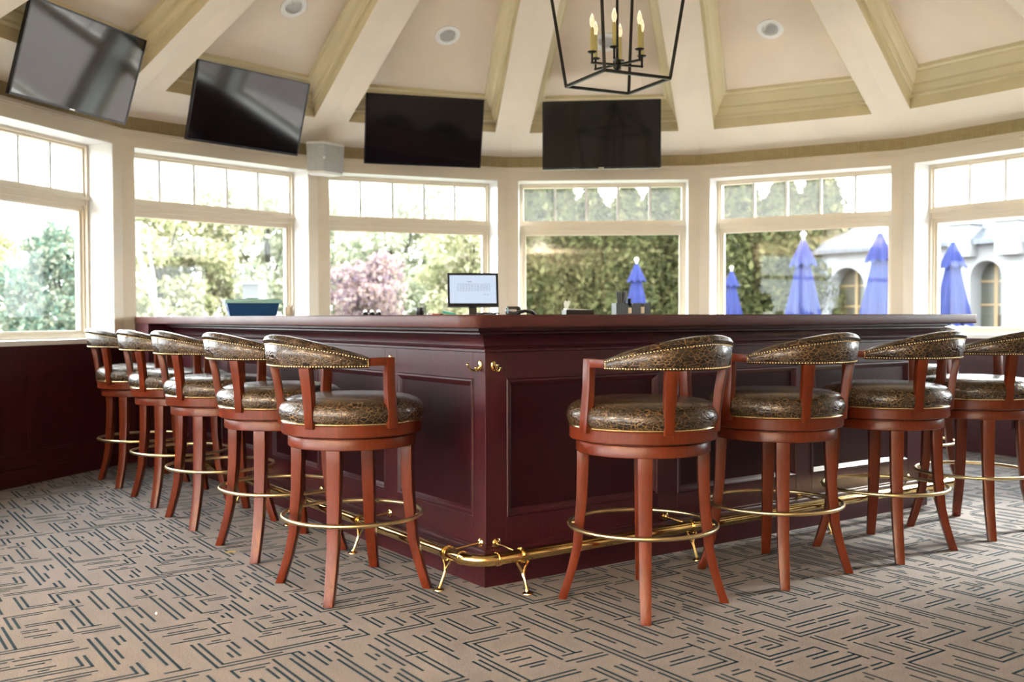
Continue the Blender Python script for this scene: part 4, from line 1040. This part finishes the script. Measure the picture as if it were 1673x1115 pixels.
def leaves(mb, pts, size, rr, flat=0.0):
    V, Fc = [], []
    for (x, y, z) in pts:
        a = Vector((rr.gauss(0, 1), rr.gauss(0, 1), rr.gauss(0, 1))).normalized()
        b = a.orthogonal().normalized(); c = a.cross(b); s = size * rr.uniform(0.6, 1.4); th = rr.random() * PI
        u = (b * math.cos(th) + c * math.sin(th)) * s; w = (c * math.cos(th) - b * math.sin(th)) * s * 0.6
        p = Vector((x, y, z)); n = len(V)
        V += [tuple(p - u), tuple(p - w * 0.8), tuple(p + u), tuple(p + w * 0.8)]; Fc.append((n, n + 1, n + 2, n + 3))
    mb.add(V, Fc)

def conifer_meshes(h, r, seed, mat):
    rr = random.Random(seed); mb = MB(); pts = []
    def rad(z, th):
        k = z / h
        base = r * (1 - k ** 3.6) * (0.75 + 0.25 * min(1, k * 6))
        return base * (1 + 0.13 * math.sin(th * 5 + z * 1.7 + seed) + 0.10 * math.sin(th * 9 - z * 3.1))
    for q in range(6500):
        z = h * (1 - math.sqrt(rr.random())) * 1.0 if rr.random() < 0.5 else h * rr.random(); th = rr.random() * 2 * PI
        R = rad(z, th) * (1 - 0.25 * rr.random() ** 2)
        pts.append((R * math.cos(th), R * math.sin(th), z + rr.uniform(-0.1, 0.1)))
    leaves(mb, pts, 0.13 * h / 6, rr)
    fol = mb.build('foliage', mat)
    mb = MB(); rings = []
    for j in range(14):
        z = h * (0.02 + 0.93 * j / 13); rings.append([(rad(z, 2 * PI * k / 18) * 0.82 * math.cos(2 * PI * k / 18), rad(z, 2 * PI * k / 18) * 0.82 * math.sin(2 * PI * k / 18), z) for k in range(18)])
    mb.loops(rings); core = mb.build('inner_foliage', mat)
    mb = MB(); mb.tube([(0, 0, -0.1), (0, 0, h * 0.8)], [0.09, 0.03], 8); tr = mb.build('trunk', bark, None, True)
    return [fol, core, tr]
bark = wood('grey_bark', (0.03, 0.026, 0.022), (0.07, 0.062, 0.052), 0.9, 0.0, (6, 6, 1), 0.2)
pale_bark = wood('pale_bark', (0.13, 0.12, 0.115), (0.20, 0.185, 0.175), 0.9, 0.0, (6, 6, 1), 0.2)
hedge_leaf = leaf_mat('arborvitae_foliage', [(0.018, 0.022, 0.011), (0.036, 0.042, 0.017), (0.068, 0.073, 0.028), (0.11, 0.10, 0.048)])
def tree_from(parts, name, label, cat, loc, rot, s, group, first):
    t = thing(name, label, cat, loc, rot, group); t.scale = (s, s, s * 1.0)
    for p in parts:
        if first: p.parent = t
        else:
            c = p.copy(); COL.objects.link(c); c.parent = t
    return t
cp = conifer_meshes(6.6, 1.25, 5, hedge_leaf)
hx = []
for k in range(10): hx.append((0.75 + k * 1.12 + rnd.uniform(-0.15, 0.15), 36 + rnd.uniform(-0.6, 0.6), rnd.uniform(0.92, 1.12)))
for k, (x, y, s) in enumerate(hx):
    tree_from(cp, 'arborvitae', 'tall yellow-green arborvitae in the dense hedge beyond the patio', 'tree', (x, y, GZ), rnd.random() * 6, s, 'arborvitae trees of the hedge', k == 0)

def broad_meshes(h, r, seed, mat, bmat, leafn=8000, size=0.18, lean=0.0):
    rr = random.Random(seed); cl = []
    for q in range(34):
        z = h * (0.12 + 0.80 * rr.random()); k = math.sin(PI * min(1, max(0, (z / h + 0.12) / 1.14))) ** 0.6
        a, R = rr.random() * 2 * PI, r * k * math.sqrt(rr.random()) * 0.8; cl.append((R * math.cos(a), R * math.sin(a), z, r * rr.uniform(0.22, 0.42)))
    mb = MB(); pts = []
    for q in range(leafn):
        cx, cy, cz, cr = rr.choice(cl); d = Vector((rr.gauss(0, 1), rr.gauss(0, 1), rr.gauss(0, 1))).normalized() * cr * (0.6 + 0.45 * rr.random())
        pts.append((cx + d.x, cy + d.y, cz + d.z * 0.8))
    leaves(mb, pts, size, rr); fol = mb.build('foliage', mat)
    mb = MB(); mb.tube([(0, 0, -0.2), (lean * 0.3, 0, h * 0.25), (lean, 0, h * 0.5), (lean * 1.4, 0, h * 0.75)], [0.20 * h / 8, 0.16 * h / 8, 0.10 * h / 8, 0.04 * h / 8], 10)
    for cx, cy, cz, cr in cl[:12]:
        mb.tube([(lean * 0.6, 0, h * 0.33), (cx * 0.5 + lean * .3, cy * 0.5, (cz + h * 0.3) / 2), (cx, cy, cz)], [0.07 * h / 8, 0.045 * h / 8, 0.02 * h / 8], 7)
    tr = mb.build('trunk', bmat, None, True)
    return [fol, tr]
yel = leaf_mat('yellow_green_leaves', [(0.12, 0.135, 0.07), (0.22, 0.235, 0.12), (0.33, 0.315, 0.19), (0.42, 0.37, 0.28)], 0.4)
pal = leaf_mat('pale_green_leaves', [(0.15, 0.18, 0.12), (0.27, 0.30, 0.20), (0.38, 0.39, 0.28), (0.48, 0.45, 0.38)], 0.4)
tea = leaf_mat('blue_green_needles', [(0.03, 0.07, 0.06), (0.08, 0.13, 0.10), (0.17, 0.20, 0.15), (0.27, 0.27, 0.19)], 0.3)
plum = leaf_mat('plum_and_pink_leaves', [(0.07, 0.055, 0.08), (0.15, 0.11, 0.135), (0.27, 0.19, 0.18), (0.36, 0.27, 0.23)], 0.4)
protos = {'yel': broad_meshes(9, 3.6, 21, yel, bark), 'pal': broad_meshes(9, 3.8, 22, pal, bark), 'tea': broad_meshes(8, 3.2, 23, tea, bark), 'plum': broad_meshes(4.2, 2.0, 24, plum, bark, 5000, 0.12)}
used = set()
def tree(kind, px, Y, s, label, group=None):
    tree_from(protos[kind], 'broadleaf_tree' if kind != 'tea' else 'bushy_evergreen', label, 'tree', (px_on(px, Y), Y, GZ), rnd.random() * 6, s, group, kind not in used); used.add(kind)
tree('tea', 98, 40, 0.66, 'tall blue-green tree seen at the right side of the leftmost window')
tree('tea', 42, 46, 0.50, 'low teal bush in the lower middle of the leftmost window')
tree('yel', -15, 50, 0.72, 'pale yellow tree at the far left edge of the leftmost window')
tree('yel', 262, 48, 0.92, 'yellow-green tree behind the pale leaning trunk outside')
tree('yel', 345, 52, 1.02, 'large yellow-green tree in the middle of the second window from the left')
tree('pal', 440, 55, 1.0, 'pale tree outside above the blue tub and its jar')
tree('pal', 525, 60, 1.0, 'pale autumn tree hidden partly by the speaker post')
tree('plum', 596, 40, 1.0, 'low plum and pink leaved tree outside left of the till monitor')
tree('pal', 640, 56, 0.95, 'pale green tree behind the plum leaved tree')
tree('pal', 716, 58, 1.12, 'tall pale green tree outside behind the till monitor')
tree('yel', 775, 50, 0.80, 'green tree just left of the window post beside the monitor')
tree('yel', 180, 60, 0.9, 'yellow tree outside behind the post right of the leftmost window')
# pale leaning trunk in the second window
t = thing('leaning_trunk', 'pale bare tree trunk leaning left outside the second window from the left', 'tree', (px_on(280, 30), 30, GZ))
mb = MB(); mb.tube([(0.05, 0, 0), (-0.28, 0, 1.3), (-0.70, 0, 2.35), (-0.98, 0.1, 3.2), (-1.02, 0.1, 4.2)], [0.12, 0.105, 0.09, 0.07, 0.04], 10)
mb.tube([(-0.50, 0, 1.85), (-0.52, 0.0, 2.5), (-0.62, 0.0, 3.2), (-0.66, 0, 4.0)], [0.07, 0.06, 0.05, 0.02], 8); mb.build('trunk', pale_bark, t, True)
glare_m = plain('glare_tone', (0.05, 0.05, 0.053), 0.6)  # pale box added outside in place of a glare reflection on the window glass
t = thing('glare_box', 'pale box standing in for window glare above the blue tub', 'glare stand-in', (px_on(413, 34), 34, GZ))
mb = MB(); mb.box(-0.34, 0.20, 0, 1.2, 0, 2.45); mb.build('box_body', glare_m, t)
mb = MB(); mb.hexa([(-0.37, -0.1, 2.45), (0.23, -0.1, 2.45), (0.23, 1.3, 2.45), (-0.37, 1.3, 2.45), (-0.37, 0.6, 2.55), (0.23, 0.6, 2.55), (0.23, 0.62, 2.55), (-0.37, 0.62, 2.55)]); mb.build('box_lid', glare_m, t)
mb = MB(); mb.box(-0.2, 0.1, -0.03, 0, 0, 2.0); mb.build('box_front', plain('glare_front_tone', (0.10, 0.10, 0.10), 0.5), t)

# closed blue umbrellas
ublue = paint('blue_umbrella_cloth', (0.017, 0.023, 0.082), 0.9, 0.12, 6, spec=0.04)
def umbrella_parts():
    H = 2.72
    mb = MB(); mb.tube([(0, 0, 0.0), (0, 0, H)], 0.022, 10); pole = mb.build('pole', M['white'], None, True)
    def star(z0, z1, r0, r1, ph, depth, n=24):
        mb = MB(); rings = []
        for j in range(7):
            k = j / 6; z = z0 + (z1 - z0) * k; r = r0 + (r1 - r0) * k ** 0.9
            rings.append([((r * (1 + depth * k * math.cos(8 * 2 * PI * q / 48 + ph))) * math.cos(2 * PI * q / 48), (r * (1 + depth * k * math.cos(8 * 2 * PI * q / 48 + ph))) * math.sin(2 * PI * q / 48), z - (0.03 * math.cos(8 * 2 * PI * q / 48) if j == 6 else 0)) for q in range(48)])
        mb.loops(rings, True, False); return mb
    can = star(2.62, 1.14, 0.035, 0.31, 0.0, 0.22).build('canopy', ublue, None, True, angle=60)
    val = star(2.66, 2.20, 0.03, 0.215, 0.4, 0.2).build('vent_flap', ublue, None, True, angle=60)
    mb = MB(); mb.sphere((0, 0, H + 0.03), 0.05, 14, 8); fin = mb.build('finial', M['white'], None, True)
    mb = MB(); mb.lathe([(0.03, 0.30), (0.05, 0.30), (0.05, 0.08), (0.30, 0.06), (0.30, 0.0)], seg=28); bs = mb.build('base', M['iron'], None, True)
    return [pole, can, val, fin, bs]
up_ = umbrella_parts()
for k, (px, ytop, lb) in enumerate([(1312, 383, 'closed blue patio umbrella against the hedge in the second window from the right'), (1437, 372, 'closed blue umbrella beside the post, in front of the white building'),
        (1556, 388, 'closed blue umbrella in the far right window'), (1195, 438, 'closed blue umbrella barely visible at the left edge of its window'), (1040, 424, 'small closed blue umbrella outside behind the bar caddy')]):
    Y = (2.72 + GZ - EYE + 0.05) * F_PX / (518 - ytop)
    tree_from(up_, 'patio_umbrella', lb, 'umbrella', (px_on(px, Y), Y, GZ), k * 0.7, 1.0, 'closed blue patio umbrellas', k == 0)

# white clubhouse wing with arches and a slate roof
def clubhouse():
    A = Vector((10.6, 34.6, GZ)); B = Vector((14.45, 28.6, GZ)); d = (B - A).normalized(); n = Vector((d.y, -d.x, 0))   # n towards the viewer side
    if n.y > 0: n = -n
    t = thing('clubhouse', 'white stucco clubhouse wing with arches and a grey slate roof', 'building', A)
    stucco = paint('white_stucco', (0.19, 0.195, 0.20), 0.8, 0.03)
    slate = brick_mat('grey_slate', (0.050, 0.058, 0.072), (0.070, 0.080, 0.095), (0.035, 0.042, 0.055), 2.2, 0.6, 0.3, rough=0.4)
    E = 3.45; TH = 0.7
    fn = lambda u, w, z: d * u + n * (-w) + Vector((0, 0, z))       # w into the building
    def cross(px):      # u on the wall line seen at photo column px
        r = (px - 836.5) / F_PX; return (r * A.y - A.x) / (d.x - r * d.y)
    arches = [(cross(1353), cross(1413), 439), (cross(1584), cross(1637), 428)]
    ar = []
    for u0, u1, yt in arches:
        um = (u0 + u1) / 2; Y = A.y + d.y * um; zt = EYE + (518 - yt) / F_PX * Y - GZ; ar.append((u0, u1, zt))
    u2 = ar[1][1] + 2.4
    ar.append((u2, u2 + (ar[1][1] - ar[1][0]), ar[1][2]))
    L = 16.0; mb = MB(); cur = 0.0
    for u0, u1, zt in ar:
        mb.box(cur, u0, 0, TH, 0, E, fn); r = (u1 - u0) / 2; zs = zt - r; K = 14
        for k in range(K):
            a, b = PI - PI * k / K, PI - PI * (k + 1) / K; x0, x1 = (u0 + u1) / 2 + r * math.cos(a), (u0 + u1) / 2 + r * math.cos(b); z0, z1 = zs + r * math.sin(a), zs + r * math.sin(b)
            mb.hexa([fn(x0, 0, z0), fn(x1, 0, z1), fn(x1, TH, z1), fn(x0, TH, z0), fn(x0, 0, E), fn(x1, 0, E), fn(x1, TH, E), fn(x0, TH, E)])
        cur = u1
    mb.box(cur, L, 0, TH, 0, E, fn); mb.box(0, 0.5, TH, 9, 0, E, fn)
    mb.build('wall', stucco, t)
    win_m = plain('yellow_window_frame', (0.16, 0.11, 0.05), 0.5); dk = plain('interior_dim', (0.045, 0.045, 0.035), 0.3)
    for u0, u1, zt in ar:
        mb = MB(); mb.box(u0, u1, TH - 0.12, TH - 0.08, 0, zt, fn); g = mb.build('arched_window', dk, t)
        mb = MB(); um = (u0 + u1) / 2
        mb.box(um - 0.06, um + 0.06, TH - 0.18, TH - 0.12, 0, zt, fn)
        for z in (0.9, 1.6, 2.3): mb.box(u0, u1, TH - 0.17, TH - 0.12, z, z + 0.06, fn)
        mb.build('window_bars', win_m, g)
    # roof: eave overhang, slope up and back, hip at the left end
    ri = 7.0; rise = 4.6
    mb = MB()
    a, b = fn(-0.35, -0.35, E - 0.05), fn(L, -0.35, E - 0.05); c_, e_ = fn(L, ri, E + rise), fn(ri * 0.75, ri, E + rise); f_ = fn(-0.35, ri * 2, E - 0.05)
    up = Vector((0, 0, 0.14))
    mb.add([a, b, c_, e_, a + up, b + up, c_ + up, e_ + up], [(3, 2, 1, 0), (4, 5, 6, 7), (0, 1, 5, 4), (1, 2, 6, 5), (2, 3, 7, 6), (3, 0, 4, 7)])
    mb.add([a, e_, f_, a + up, e_ + up, f_ + up], [(0, 1, 2), (5, 4, 3), (0, 3, 4, 1), (1, 4, 5, 2), (2, 5, 3, 0)])
    mb.build('roof', slate, t)
    for px in (1579, 1656):
        u = cross(px); mb = MB(); mb.box(u - 0.35, u + 0.35, -0.42, 0.25, E - 0.4, E + 0.55, fn); mb.box(u - 0.42, u + 0.42, -0.5, 0.3, E + 0.55, E + 0.65, fn); mb.build('roof_pier', stucco, t)
clubhouse()
